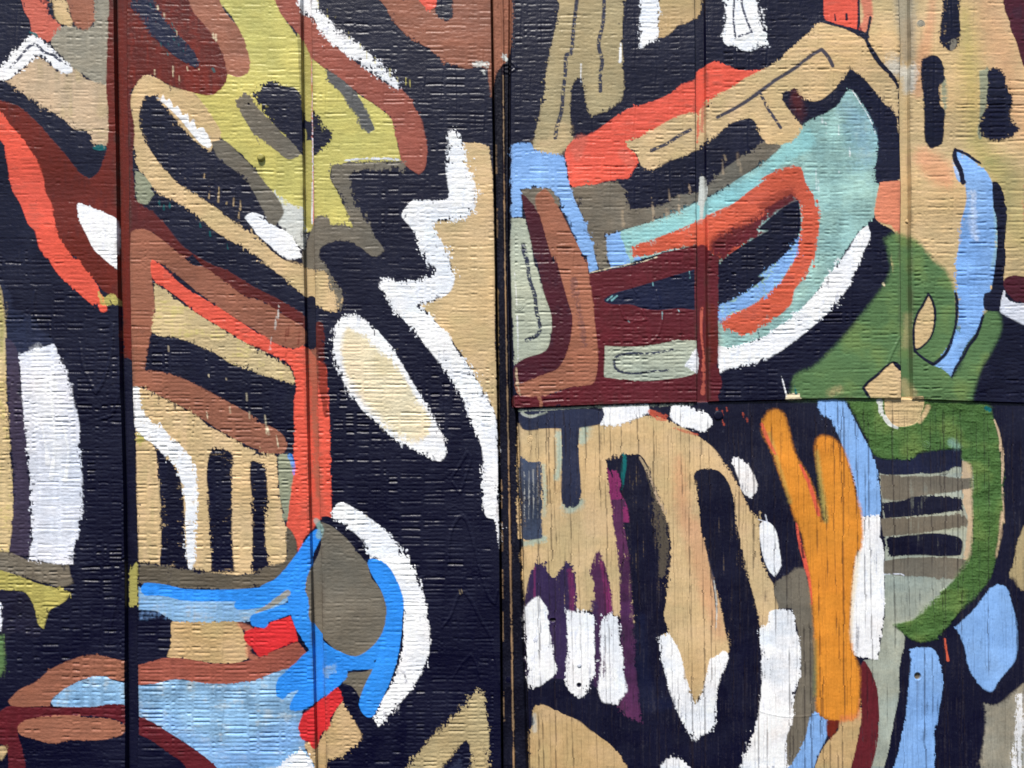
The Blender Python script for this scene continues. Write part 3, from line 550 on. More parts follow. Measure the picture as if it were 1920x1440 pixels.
poly('paint_patch', 'black', P('02', (690,960),(740,870),(820,915),(900,880),(980,840),(1060,800),(1110,760),(1180,710),(1250,660),(1350,640),(1400,700)) + P('03', (0,760),(0,800)) + P('02', (1380,790),(1290,850),(1200,900),(1150,960),(1050,1050),(960,1060),(900,1090),(800,1120),(690,1130),(670,1040),(620,1000),(620,965)), 'black wedge under the tan arm', rag=4)
poly('paint_band', 'teal', P('03', (480,470),(530,500),(590,580),(640,700),(657,780),(642,900),(642,980),(660,1000),(648,1100),(632,1180),(580,1222),(520,1290),(430,1440)) + P('13', (430,50),(300,220),(180,350),(60,430),(0,460)) + P('12', (1300,500),(1175,500),(1165,300),(1165,0)) + P('02', (1115,1400),(1040,1335),(750,1402),(680,1432),(630,1440),(610,1350),(630,1260),(760,1212),(900,1162),(1050,1092),(1160,1040),(1300,950),(1440,870)) +
     P('03', (0,890),(50,860),(120,790),(200,730),(250,660),(330,620),(400,590),(440,550)), 'pale teal field round the mouth', rag=2.6, mot=2)
rib('paint_band', 'teal2', P('02', (680,1290,70),(850,1240,90),(1050,1160,100),(1200,1090,100),(1440,940,90)) + P('03', (100,860,90),(250,760,120)), paint_only=True, soft=8, rag=5, op=.7)
rib('paint_band', 'ltblue2', P('03', (480,560,50),(560,700,120),(600,860,60)), paint_only=True, soft=20, op=.4, rag=6)
for k, (x, y, l) in enumerate([(318,970,110),(370,690,60),(440,700,50),(330,1000,60),(545,480,10),(350,640,40),(500,820,50),(440,900,60)]):
    rib('paint_fleck', 'white', P('03', (x,y-l/2,5),(x+2,y+l/2,8)), paint_only=True, op=.7, rag=2.5, dry=.4)
poly('paint_patch', 'taupe', P('02', (370,1015),(480,1000),(620,985),(670,1040),(690,1130),(800,1120),(900,1090),(960,1050),(1050,1040),(1130,990),(1180,930),(1290,850),(1380,790),(1440,750)) + P('03', (50,775),(110,780),(132,790),(60,860),(0,890)) + P('02', (1440,872),(1300,952),(1160,1040),(1050,1092),(900,1162),(760,1212),(640,1245),(570,1270),(575,1440)) + P('12', (592,0),(592,62),(525,72),(510,0)) + P('02', (520,1440),(470,1300),(420,1160),(380,1060)), 'taupe patch between coral and teal', rag=4, mot=1.6)
for k, (x, y, l) in enumerate([(812,1100,70),(905,1050,60),(958,1100,90),(890,1150,50),(1195,900,70),(1275,860,60),(1205,850,30),(1290,900,50),(820,1160,60),(1015,1020,50),(655,1180,80)]):
    rib('paint_fleck', 'beige', P('02', (x,y-l/2,6),(x+5,y+l/2,16)), paint_only=True, op=.6, rag=3, soft=1.5)
# tan ground right of the sheet
poly('paint_patch', 'tan', P('03', (555,-25),(1500,-25),(1500,1460)) + P('13', (1500,110),(1330,140),(1200,350),(900,400),(780,300),(720,0)) + P('03', (745,1260),(640,1185),(640,1080),(660,985),(770,970),(768,500),(700,380),(600,230),(560,150)), 'broad tan ground on the third board', rag=1.5)
rib('paint_patch', 'sage', P('03', (800,-10,110),(810,150,100),(820,300,70)), paint_only=True, soft=12, op=.75)
rib('paint_patch', 'peach', P('03', (950,-10,30),(930,150,50),(890,330,70),(870,500,60)), paint_only=True, soft=8, op=.38)
rib('paint_patch', 'ltgrey', P('03', (730,360,80),(830,380,70),(830,470,50)), paint_only=True, soft=8, op=.7, rag=6)
rib('paint_patch', 'yellow2', P('03', (1120,60,60),(1150,400,100),(1170,700,90),(1250,880,140),(1380,1000,160),(1420,1300,150)), paint_only=True, soft=26, op=.6)
rib('paint_patch', 'green', P('03', (1230,890,20),(1290,870,40),(1340,900,50),(1350,1200,26)), paint_only=True, soft=14, op=.42, rag=6)
rib('paint_patch', 'coral2', P('03', (1250,-10,140),(1300,200,170),(1370,500,140),(1420,700,90)), paint_only=True, soft=30, op=.22)
rib('paint_patch', 'peach', P('03', (900,850,100),(980,920,140),(1020,980,70)), paint_only=True, soft=14, op=.5)
rib('paint_patch', 'khaki', P('03', (1380,900,120),(1400,1200,130),(1410,1440,110)), paint_only=True, soft=24, op=.5)
rib('paint_patch', 'khaki', P('13', (1390,0,90),(1400,90,80)), paint_only=True, soft=12, op=.5)
rib('paint_patch', 'coral2', P('03', (590,-10,60),(600,80,50),(580,150,50)), paint_only=True, soft=3, op=.8)
poly('paint_band', 'tan', P('02', (668,760),(740,735),(800,710),(900,650),(970,620),(1050,602),(1110,560),(1150,520),(1230,480),(1320,420),(1440,362)) + P('03', (0,382),(100,332),(170,270),(250,200),(340,122),(400,130),(480,155),(570,212),(592,230),(640,310),(720,400),(764,460),(768,540),(768,760),(740,600),(690,560),(640,500),(590,440),(540,400),(500,372),(470,430),(430,472),(370,522),(330,545),(250,542),(210,500),(150,490),(135,530),(170,590),(220,650),(242,690),(190,762),(110,782),(50,772),(20,742),(0,692)) +
     P('02', (1400,722),(1385,690),(1350,640),(1250,662),(1180,712),(1110,762),(1060,802),(980,842),(880,882),(820,917),(760,902),(742,870),(720,820),(690,800)), 'tan arm with dashed marker lines', rag=3)
rib('groove_paint', 'coral', P('02', (1062,500,14),(1070,600,12),(1064,760,12)), paint_only=True, dry=.5, rag=3, op=.8)
rib('groove_paint', 'coral2', P('02', (1095,560,14),(1090,700,18)), paint_only=True, dry=.5, rag=3, op=.7)
mark('02', (810,812),(900,772),(960,732),(1022,700), w=15, label='short marker dash on the tan arm')
rib('marker_line', 'slate', P('02', (1168,632,14),(1300,562,15),(1440,462,15)) + P('03', (100,430,15),(200,370,15),(290,300,15),(345,270,15),(380,310,15),(405,358,15)), 'long dashed marker line along the tan arm', dry=.3, th=0, op=.93)
mark('03', (20,510),(60,590),(100,650),(125,690), w=13, label='marker dash branching down')
poly('paint_band', 'coral', P('03', (360,-25),(552,-25),(552,165),(500,155),(430,137),(368,112)), 'coral block at the top edge', rag=1.4)
rib('marker_line', 'black', P('03', (345,-15,20),(347,110,16),(400,128,14),(480,152,14),(560,185,24),(590,200,20)), 'dark outline under the coral block', rag=1.6, dry=.15)
rib('marker_line', 'black', P('03', (612,90,12),(600,150,12),(585,205,14),(605,260,16),(650,330,18),(700,382,18),(745,432,16),(765,470,10)), 'dark outline running down to the groove', rag=1.4, dry=.15)
rib('marker_line', 'black', P('03', (550,-10,10),(548,110,10),(540,170,10)), 'thin dark line beside the coral block', rag=1, dry=.2)
rib('marker_line', 'black', P('03', (420,75,5),(422,110,7)), paint_only=True)
rib('marker_line', 'black', P('03', (483,75,10),(484,105,10)), paint_only=True)
poly('paint_band', 'black', P('03', (455,425),(500,378),(540,402),(590,442),(640,502),(690,562),(740,612),(742,700),(762,780),(767,900),(760,990),(690,987),(640,962),(635,900),(650,832),(656,760),(642,690),(612,620),(562,550),(520,490),(490,480),(440,560),(380,602),(300,642),(250,672),(200,622),(160,562),(138,500),(210,468),(240,530),(330,552),(400,512)), 'black arch over the teal field', rag=3.4, dry=.05)
poly('paint_patch', 'rust', P('03', (190,480),(230,500),(250,600),(235,650),(200,600),(180,540)), paint_only=True, op=.5, soft=4, dry=.6)
rib('paint_edge', 'white', P('03', (515,490,4),(560,560,4),(610,640,4),(640,720,4)), paint_only=True, dry=.3)
poly('paint_patch', 'peach', P('03', (660,985),(770,975),(780,1000),(782,1100),(770,1265),(720,1222),(638,1182),(640,1080)), 'peach block beside the groove', rag=1.6)
poly('paint_stroke', 'black', P('03', (995,-25),(1092,-25),(1092,100),(1097,200),(1082,250),(1040,277),(990,240),(985,150),(1000,60)), 'black bar hanging from the top edge', rag=3)
poly('paint_stroke', 'sagedk', P('03', (1000,400),(1018,440),(1022,560),(1008,620),(990,500)), 'sage shadow of the middle bar', soft=1.5)
poly('paint_stroke', 'black', P('03', (888,330),(930,300),(975,308),(1002,360),(1005,430),(985,470),(985,560),(1012,600),(1010,660),(1002,770),(940,802),(908,760),(903,640),(900,560),(888,450)), 'black bar with rounded ends', rag=2)
poly('paint_stroke', 'sagedk', P('03', (1195,385),(1250,367),(1250,480),(1235,580),(1205,660),(1215,750),(1192,720),(1200,600)), 'sage shadow of the boot shape', soft=1.5, rag=1.5, dry=.2)
poly('paint_stroke', 'black', P('03', (1240,380),(1285,367),(1335,410),(1352,490),(1378,515),(1372,640),(1415,692),(1380,732),(1270,762),(1210,722),(1200,660),(1230,580),(1240,480)), 'black boot shape', rag=2.4)
rib('paint_stroke', 'sage', P('03', (1060,230,40),(1050,260,26)), paint_only=True, dry=.7, op=.6, rag=4)
poly('paint_patch', 'wine', P('03', (1330,-25),(1500,-25),(1500,440),(1440,360),(1400,230),(1367,150),(1362,110),(1335,40)), 'dark wine corner', rag=.8)
poly('paint_patch', 'peach', P('03', (1438,1000),(1500,1000),(1500,1200),(1436,1200)), paint_only=True, op=.6)
# mouth
poly('paint_band', 'orangered', P('02', (705,1335),(850,1280),(1000,1222),(1060,1192),(1115,1160),(1250,1100),(1340,1030),(1440,962)) + P('03', (0,980),(80,930),(190,898),(240,908),(260,980),(300,1050),(327,1100),(333,1200),(322,1320),(302,1440)) + P('13', (302,0),(262,110),(202,180),(182,260),(132,310),(60,352),(0,392)) + P('12', (1440,362),(1400,382),(1340,422),(1250,417),(1192,382),(1190,350),(1240,310),(1340,270),(1440,200)) +
     P('13', (60,200),(150,100),(185,30)) + P('03', (180,1440),(215,1330),(240,1200),(225,1090),(190,1060),(100,1120),(0,1230)) + P('02', (1300,1330),(1170,1400),(1130,1370),(1040,1332),(900,1352),(750,1392),(720,1382)), 'orange red lip', rag=3)
poly('paint_band', 'maroon', P('02', (1130,1310),(1250,1240),(1350,1205),(1440,1150)) + P('03', (0,1165),(100,1090),(190,1045),(225,1085),(190,1095),(100,1150),(0,1240)) + P('02', (1440,1250),(1260,1350),(1190,1440)) + P('12', (1175,0),(1172,300),(1150,300),(1150,0)) + P('02', (1135,1400)), 'maroon inner lip', rag=4, soft=3, dry=.15)
poly('paint_band', 'rust2', P('02', (1130,1290),(1250,1215),(1400,1140)) + P('03', (0,1100),(100,1040),(190,1010),(215,1050),(100,1110),(0,1180)) + P('02', (1350,1230),(1200,1320),(1130,1340)), paint_only=True, op=.55, soft=5, dry=.4, rag=5)
poly('paint_patch', 'black', P('03', (225,1080),(237,1200),(220,1290),(170,1370),(120,1440)) + P('13', (100,40),(0,115)) + P('12', (1440,105),(1330,192),(1240,242),(1172,275),(1168,100),(1168,0)) + P('02', (1175,1425),(1260,1352),(1440,1245)) + P('03', (0,1240),(100,1150),(190,1090)), 'black open mouth', rag=1.6)
poly('paint_band', 'ltblue', P('03', (222,1285),(214,1350),(185,1440)) + P('13', (185,30),(145,110),(80,182),(0,242)) + P('12', (1440,205),(1340,272),(1240,312),(1190,352),(1172,352),(1172,275),(1250,242),(1330,192),(1440,108)) + P('13', (0,112),(100,40),(140,0)) + P('03', (170,1360)), 'pale blue strip under the mouth', rag=4, dry=.1)
poly('paint_band', 'white', P('03', (600,1218),(612,1280),(572,1370),(552,1440)) + P('13', (552,30),(502,150),(440,242),(380,312),(300,382),(200,462),(100,532),(0,577)) + P('12', (1440,562),(1330,592),(1220,612),(1180,635),(1165,560),(1165,485),(1250,490),(1330,470),(1440,430)) + P('13', (60,420),(180,330),(260,260),(330,180),(400,70),(440,0)) + P('03', (430,1440),(500,1330),(560,1240)), 'long white curved stripe under the jaw', rag=4, th=.2)
# left of the mouth
poly('paint_patch', 'maroon', P('12', (470,97),(560,80),(700,50),(830,10)) + P('02', (860,1370),(980,1342),(1050,1322),(1110,1332),(1135,1370),(1172,1385)) + P('12', (1172,0),(1172,600),(1192,700),(1172,762),(1180,785),(1100,790),(800,797),(60,822),(60,765),(90,750),(240,750),(400,700),(490,660),(510,500),(490,300)), 'large maroon field with thick brushed paint', rag=2, th=.15)
rib('groove_paint', 'rust', P('12', (1130,280,50),(1145,420,60),(1140,560,60)), paint_only=True, soft=3, dry=.6, rag=5, op=.8)
rib('groove_paint', 'coral2', P('12', (1090,280,16),(1085,400,14),(1100,560,10),(1095,740,26)), paint_only=True, dry=.7, rag=4, op=.7)
poly('paint_patch', 'navyslate', P('12', (553,235),(600,205),(720,170),(850,130),(1000,85),(1042,72),(1046,292),(960,282),(850,292),(760,282),(700,262),(620,262),(565,252)), 'black wedge inside the maroon field', rag=1)
for (x0, y0, x1, y1, w) in [(570,240,600,215,8),(595,240,625,215,12),(1015,80,1022,120,10),(818,145,820,158,10),(870,300,868,340,8),(955,285,960,300,8),(685,350,690,358,8)]:
    rib('paint_fleck', 'teal2', P('12', (x0,y0,w),(x1,y1,w)), paint_only=True, rag=1.5, op=.9)
poly('paint_patch', 'sage2', P('12', (558,485),(700,490),(850,475),(960,455),(1058,460),(1058,620),(1000,650),(900,665),(770,675),(650,665),(555,655)), 'sage box with a marker bracket', rag=1.4)
poly('paint_stroke', 'white', P('12', (1058,500),(1042,510),(1020,545),(992,592),(1000,602),(1058,638),(1070,600),(1070,540)), 'white patch at the groove', rag=2)
mark('12', (925,505),(850,520),(780,528),(700,525),(620,545),(613,600),(650,625),(730,635),(820,622),(900,618), w=11, label='marker bracket on the sage box')
poly('paint_band', 'taupe', P('02', (105,1020),(300,1015),(320,1110),(240,1150),(180,1130),(110,1060)), 'taupe scrap above the wine curve', rag=2)
poly('paint_band', 'ltblue', P('02', (52,775),(160,770),(180,812),(260,827),(335,842),(352,900),(357,960),(375,1020),(400,1090),(442,1180),(480,1280),(520,1440)) + P('12', (527,70),(475,92),(460,0)) + P('02', (440,1380),(380,1240),(320,1110),(290,1040),(240,1012),(160,1012),(108,1030),(113,1172),(52,1172)), 'pale blue hook shape', rag=2.4)
poly('paint_patch', 'ltblue', P('02', (568,1275),(635,1255),(665,1330),(690,1420),(760,1400)) + P('12', (740,0),(700,30),(640,55),(592,65)) + P('02', (590,1440),(575,1380)), 'small pale blue block', rag=2)
rib('paint_stroke', 'cream', P('12', (475,92,5),(600,62,5),(760,30,5),(840,5,5)), paint_only=True, rag=1, dry=.2)
poly('paint_patch', 'sage2', P('02', (52,1180),(120,1180),(152,1270),(180,1440)) + P('12', (190,60),(232,200),(272,320),(267,430),(242,510),(130,552),(72,590),(62,400),(52,100),(48,0)), 'sage field with a marker curve', rag=1.6)
mark('02', (118,1350),(140,1425), w=16)
mark('12', (118,-60),(140,20),(150,120),(180,210),(190,300),(210,390),(190,430),(135,455), w=17, label='marker curve on the sage field')
rib('paint_stroke', 'white', P('12', (72,90,4),(85,300,5),(90,560,4)), paint_only=True, dry=.8, rag=2, op=.7)
poly('paint_band', 'brown', P('02', (185,1060),(240,1020),(285,1080),(340,1180),(380,1260),(430,1360),(460,1440)) + P('12', (462,0),(472,100),(492,230),(507,380),(522,500),(515,640),(490,692),(400,702),(300,732),(220,758),(90,747),(72,690),(140,650),(220,630),(300,600),(340,530),(365,420),(370,330),(340,220),(300,80),(280,0)) + P('02', (270,1400),(220,1230),(195,1150)), 'brown curved column', rag=2)
rib('paint_stroke', 'slate', P('12', (390,130,40),(420,300,30),(450,480,36)), paint_only=True, dry=1.1, rag=6, op=.35)
rib('paint_drip', 'brown', P('12', (192,745,16),(205,765,16),(215,790,18),(215,815,20)), paint_only=True)
poly('paint_band', 'wine', P('02', (103,1048),(130,1060),(180,1120),(212,1180),(232,1250),(260,1350),(290,1440)) + P('12', (292,0),(312,80),(352,220),(382,330),(377,420),(350,530),(300,612),(220,642),(110,688),(72,692),(68,600),(130,552),(240,512),(270,420),(270,320),(230,200),(200,60),(185,0)) + P('02', (180,1400),(150,1250),(130,1160)), 'dark wine curve', rag=.8)
rib('groove_paint', 'ltgrey', P('02', (1090,960,30),(1095,1030,40),(1085,1100,36),(1080,1190,26)), 'pale chips in the groove', rag=4, dry=.3, paint_only=True)
rib('groove_paint', 'teal2', P('02', (1070,1110,16),(1072,1200,14)), paint_only=True, rag=3)
rib('groove_paint', 'coral', P('02', (1110,1160,10),(1112,1350,12)), paint_only=True, rag=2)
rib('groove_paint', 'orangered', P('02', (1085,1200,46),(1090,1320,46)), paint_only=True, soft=2, op=.8)
rib('groove_paint', 'maroon', P('02', (1090,1340,50),(1090,1440,50)), paint_only=True, rag=2)
# green spray
poly('paint_patch', 'green', P('03', (735,1262),(790,1262),(850,1290),(900,1335),(950,1400),(1000,1440)) + P('13', (1010,60),(1060,150),(1082,240),(1085,330),(1100,420),(1050,600),(1050,655),(1090,600),(1130,500),(1190,400),(1232,300),(1290,292),(1322,340),(1315,420),(1260,530),(1210,610),(1180,700),(1160,800),(900,800),(180,778),(200,650),(300,600),(400,510),(500,400),(580,300),(640,220),(700,130),(725,60)) + P('03', (715,1400),(690,1290)), 'green sprayed shape with soft edges', soft=7, rag=1)
rib('paint_patch', 'tan', P('13', (820,320,30),(815,480,40)), paint_only=True, soft=7, op=.35)
rib('paint_patch', 'tan', P('13', (800,690,60),(830,740,60)), paint_only=True, soft=7, op=.5)
rib('paint_patch', 'tan', P('13', (400,740,40),(440,720,30)), paint_only=True, soft=8, op=.4)
rib('paint_patch', 'cream', P('13', (680,150,14),(685,160,10)), paint_only=True, op=.8, rag=2)
poly('paint_band', 'ltblue', P('03', (1060,830),(1100,805),(1150,850),(1230,920),(1268,990),(1280,1100),(1292,1200),(1305,1440)) + P('13', (1292,0),(1272,180),(1230,290),(1190,400),(1130,480),(1090,560),(1048,658),(1000,612),(945,592),(1010,520),(1060,430),(1087,330),(1078,200),(1070,140),(1080,0)) + P('03', (1088,1350),(1100,1200),(1125,1080),(1110,990),(1080,980),(1060,900)), 'tall pale blue flame', rag=2.4, mot=1.6)
rib('paint_stroke', 'lav', P('03', (1075,880,40),(1095,950,30)), paint_only=True, op=.5, soft=5)
rib('paint_stroke', 'teal', P('03', (1280,1100,20),(1295,1300,20)) + P('13', (1270,60,16)), paint_only=True, op=.6, soft=4)
rib('paint_stroke', 'white', P('03', (1160,1050,30),(1170,1250,24),(1190,1300,14)), paint_only=True, op=.35, soft=5, rag=6)
poly('paint_band', 'black', P('03', (1268,980),(1300,988),(1337,1070),(1347,1160),(1337,1300),(1340,1440)) + P('13', (1340,0),(1332,100),(1315,300),(1250,295),(1225,280),(1225,200),(1260,190),(1278,100),(1290,0)) + P('03', (1295,1300),(1290,1180),(1270,1100)), 'black edge stroke right of the flame', rag=1.4, dry=.06)
rib('marker_line', 'black', P('03', (1072,808,14),(1068,850,22),(1095,920,22),(1107,988,20)), 'left marker edge of the flame tip', rag=1)
rib('marker_line', 'black', P('03', (1072,806,14),(1130,830,13),(1170,860,12),(1205,882,12)), 'right marker edge of the flame tip', rag=1)
poly('paint_patch', 'wine', P('13', (1335,125),(1380,105),(1440,112),(1500,110),(1500,250),(1400,247),(1350,200),(1330,160)), 'wine blot at the right edge', rag=1)
poly('paint_patch', 'lav', P('13', (1330,180),(1360,240),(1440,256),(1500,256),(1500,385),(1440,372),(1400,352),(1340,322),(1312,300)), 'pale blot at the right edge', rag=2)
poly('paint_patch', 'black', P('13', (1310,300),(1340,322),(1440,374),(1500,385),(1500,800),(1165,800),(1185,700),(1215,610),(1265,530),(1322,420),(1328,340)), 'black field at the right edge', soft=5, rag=.5)
poly('paint_stroke', 'tan', P('13', (925,205),(950,250),(962,320),(942,430),(880,500),(850,507),(843,400),(862,320),(900,255)), 'tan leaf outlined with marker', rag=1)
rib('marker_line', 'black', P('13', (925,203,10),(900,255,11),(862,320,11),(845,400,10),(850,507,11),(885,495,8),(942,430,8),(962,320,10),(950,250,12),(925,203,10)), 'marker outline of the tan leaf', rag=.9, dry=.12)
rib('marker_line', 'black', P('13', (1073,200,10),(1080,240,14),(1078,330,12),(1058,430,12),(1015,530,14),(950,585,15),(900,555,11),(850,512,11)), 'marker line round the green loop', rag=.9, dry=.12)
rib('marker_line', 'black', P('13', (1222,320,10),(1185,430,14),(1140,490,12),(1115,540,10),(1070,600,9),(1048,655,8)), 'marker line right of the flame foot', rag=.9, dry=.1)
poly('paint_stroke', 'tan', P('13', (735,575),(778,612),(778,765),(605,768),(572,710),(650,642),(700,592)), 'tan triangle outlined with marker', rag=1)
rib('marker_line', 'black', P('13', (605,765,12),(572,712,14),(600,680,13),(650,640,12),(700,592,9),(735,572,9),(755,590,20),(776,612,16)), 'marker outline of the tan triangle', rag=.9, dry=.12)
poly('paint_stroke', 'cream', P('13', (150,752),(180,742),(225,742),(232,772),(205,778),(150,778)), paint_only=True, rag=3)
rib('paint_stroke', 'white', P('13', (130,650,4),(150,720,6),(158,760,6)), paint_only=True, rag=1.5)
rib('paint_stroke', 'darkteal', P('13', (205,700,6),(207,745,8)), paint_only=True)

# ---- lower right board
B = dict(dirn='g')
poly('paint_patch', 'tan', P('12', (88,900),(330,925),(530,910),(700,885),(800,862),(920,895),(1050,965),(1150,1040),(1220,1140),(1290,1260),(1350,1380),(1410,1440)) + P('22', (1400,60)) + P('23', (20,300),(60,400),(95,460),(120,590),(60,680),(20,700)) + P('22', (1400,720),(1230,820),(1050,1110),(870,740),(640,640),(500,600),(130,580),(105,300),(120,220),(88,200)), 'large tan ground of the lower board', rag=3.5, **B)
rib('paint_patch', 'peach', P('12', (960,1100,30),(970,1250,60),(1000,1440,80)) + P('22', (1040,150,120),(1120,500,90),(1190,720,60)), paint_only=True, soft=14, op=.35)
rib('paint_patch', 'tan2', P('22', (1040,850,120),(1040,1050,60)), paint_only=True, soft=12, op=.6)
for pts in [[(310,960,30),(315,1100,34),(300,1200,20)], [(450,930,60),(440,1000,40)], [(225,1130,18),(235,1250,18),(230,1400,14)], [(430,1330,40),(370,1365,50),(340,1350,30)]]:
    rib('paint_stroke', 'teal', P('12', *pts), paint_only=True, soft=4, op=.6, rag=4)
rib('paint_stroke', 'teal', P('22', (130,230,30),(220,205,40)), paint_only=True, soft=3, op=.6, rag=4)
poly('paint_stroke', 'slate', P('12', (100,825),(400,825),(560,838),(572,860),(542,890),(520,912),(422,928),(417,1060),(428,1200),(432,1300),(415,1347),(370,1358),(330,1332),(323,1200),(328,1060),(323,932),(240,932),(130,942),(92,895)), 'slate T shape', rag=1.8, dry=.08, **B)
rib('paint_stroke', 'ltgrey', P('12', (110,850,14),(160,870,16),(210,845,12)), paint_only=True, dry=.6, rag=3, op=.7)
poly('paint_stroke', 'slate2', P('12', (98,1078),(150,1110),(218,1112),(220,1440)) + P('22', (222,200),(150,212),(112,218),(100,0)) + P('12', (92,1200)), 'worn grey blue upright bar', rag=3, dry=.3, mot=2.5, **B)
poly('paint_stroke', 'white', P('12', (545,812),(800,800),(805,850),(750,872),(680,900),(600,922),(532,912),(555,862)), 'white dab at the top of the lower board', rag=3.4, th=.2, **B)
rib('paint_stroke', 'orangered', P('12', (805,840,26),(840,860,40),(880,880,24)), paint_only=True, dry=.8, rag=5, op=.7)
poly('paint_stroke', 'white', P('12', (925,812),(960,800),(1050,830),(1120,860),(1142,902),(1100,948),(1030,932),(950,912),(912,862)), 'white slanting dab', rag=2, th=.2, **B)
rib('paint_stroke', 'orangered', P('12', (940,930,10),(1000,950,16),(1060,965,10)), paint_only=True, dry=.8, rag=5, op=.6)
for k, (x, y) in enumerate([(1165,835),(1195,850),(1200,900),(1310,860),(1330,890),(1220,830),(1160,860)]):
    rib('paint_fleck', 'orangered', P('12', (x,y-12,8),(x+4,y+12,12)), paint_only=True, dry=.7, rag=4, op=.7)
poly('paint_stroke', 'white', P('12', (1243,1098),(1280,1088),(1332,1130),(1372,1200),(1382,1260),(1350,1308),(1310,1282),(1280,1200)), 'small white pill shape', rag=2, th=.25, **B)
poly('paint_stroke', 'white', P('23', (18,130),(40,112),(60,110),(100,150),(122,250),(132,350),(100,412),(70,382),(38,310),(20,220)), 'small white lower pill shape', rag=2, th=.25, **B)
rib('paint_edge', 'lav', P('12', (1430,1400,6),(1440,1440,6)) + P('23', (10,100,5)), paint_only=True)
poly('paint_band', 'purple', P('22', (140,450),(180,343),(240,333),(262,400),(300,402),(350,328),(382,350),(402,440),(405,600),(400,1000),(340,1000),(250,980),(130,960),(125,600)), 'purple ground behind the white bars', rag=4, **B)
rib('paint_band', 'magenta', P('22', (370,380,30),(385,520,30),(375,640,20)), paint_only=True, soft=3, dry=.6, op=.6)
rib('paint_band', 'magenta', P('22', (180,360,10),(180,520,12)), paint_only=True, dry=.5, op=.5)
poly('paint_band', 'plum', P('22', (520,262),(560,340),(592,480),(607,612),(640,640),(640,1060),(500,1040),(490,700),(497,560),(502,460),(480,380)), 'plum flame between the white bars', rag=3, **B)
rib('paint_band', 'magenta', P('22', (540,330,14),(575,500,30),(585,600,34)), paint_only=True, soft=3, dry=.4, op=.7)
rib('paint_band', 'purple', P('22', (505,560,40),(515,800,50),(510,1000,50)), paint_only=True, soft=6, op=.7)
poly('paint_band', 'black', P('12', (572,1112),(600,1085),(740,1070),(780,1110),(820,1210),(870,1350),(895,1440)) + P('22', (905,120),(918,260),(905,420),(890,560),(880,620),(912,718),(865,732),(870,860),(900,1010),(960,1170),(1020,1262),(1045,1302),(1045,1480),(700,1480),(560,1310),(400,1195),(240,1115),(160,1115),(140,1000),(300,960),(500,1000),(640,1080),(740,1150),(730,900),(720,700),(690,400),(660,200),(620,60),(600,0)) + P('12', (590,1300)), 'left arm of the black V', rag=3, **B)
rib('paint_stroke', 'taupe2', P('12', (790,1150,20),(840,1320,40),(870,1440,50)) + P('22', (860,120,60),(880,260,60),(870,400,30)), paint_only=True, dry=1.15, rag=7, op=.8, dirn='g')
rib('paint_stroke', 'beige', P('12', (750,1090,14),(800,1180,16),(850,1320,14)) + P('22', (890,60,10)), paint_only=True, dry=1.1, rag=5, op=.8, dirn='g')
rib('paint_stroke', 'darkteal', P('12', (660,1068,14),(665,1110,24),(658,1190,22),(655,1280,8)), 'thin teal streak', rag=2, dry=.2, **B)
poly('paint_stroke', 'magenta', P('12', (573,1145),(590,1170),(605,1220),(600,1160),(625,1160),(650,1230),(640,1260),(680,1350),(690,1440),(612,1440),(590,1330),(580,1230)), 'magenta streak at the edge of the black V', rag=3.5, dry=.2, **B)
poly('paint_band', 'plum', P('22', (592,-10),(672,-10),(662,100),(690,300),(702,450),(720,700),(730,900),(752,1120),(765,1210),(700,1172),(640,1112),(660,1000),(650,850),(640,600),(640,350),(610,150)), 'long plum streak', rag=3, dry=.12, mot=2.5, **B)
poly('paint_band', 'black', P('12', (1078,1150),(1170,1158),(1230,1230),(1262,1340),(1272,1440)) + P('22', (1292,200),(1332,380),(1392,620),(1412,740),(1402,930),(1392,1150),(1340,1300),(1290,1400),(1240,1480),(1020,1480),(1030,1300),(1150,1240),(1200,1000),(1230,830),(1212,700),(1165,480),(1110,270),(1080,150),(1065,0)) + P('12', (1065,1400),(1060,1280),(1040,1185)), 'right arm of the black V', rag=2.6, **B)
rib('paint_edge', 'slate', P('22', (1120,300,10),(1155,480,16),(1165,600,12)), paint_only=True, op=.8)
rib('paint_edge', 'ltgrey', P('22', (1150,430,5),(1165,560,8),(1160,700,4)), paint_only=True, op=.8)
rib('paint_band', 'navyslate', P('22', (760,640,50),(770,900,70),(800,1100,90),(940,1100,50)), paint_only=True, soft=8, op=.7)
poly('paint_stroke', 'white', P('22', (125,590),(170,530),(205,515),(225,545),(252,590),(255,650),(270,750),(285,850),(302,920),(240,980),(200,1007),(143,1003),(133,800)), 'first white bar of the comb', rag=4, th=.2, **B)
poly('paint_stroke', 'white', P('22', (348,590),(400,600),(470,600),(503,640),(503,760),(508,900),(480,980),(440,1062),(400,1052),(358,1012),(345,940),(362,800),(355,680)), 'second white bar of the comb', rag=4, th=.2, **B)
poly('paint_stroke', 'white', P('22', (540,640),(600,613),(637,650),(642,760),(660,850),(668,950),(682,1030),(640,1080),(630,1102),(580,1097),(543,1082),(523,1000),(540,900),(533,760)), 'third white bar of the comb', rag=3.4, th=.2, **B)
poly('paint_band', 'white', P('22', (858,732),(900,713),(930,750),(970,830),(990,920),(1020,1020),(1050,1102),(1088,1030),(1110,930),(1130,850),(1160,838),(1202,805),(1228,830),(1212,900),(1182,960),(1162,1080),(1152,1220),(1100,1262),(1045,1302),(1010,1252),(970,1182),(930,1082),(890,950),(863,840)), 'white V', rag=3, th=.2, **B)
poly('paint_patch', 'tan2', P('22', (165,1150),(185,1110),(230,1103),(330,1150),(420,1190),(480,1240),(580,1310),(640,1370),(700,1480),(153,1480),(153,1240),(180,1200)), 'tan corner hill', rag=1.6, th=.2, **B)
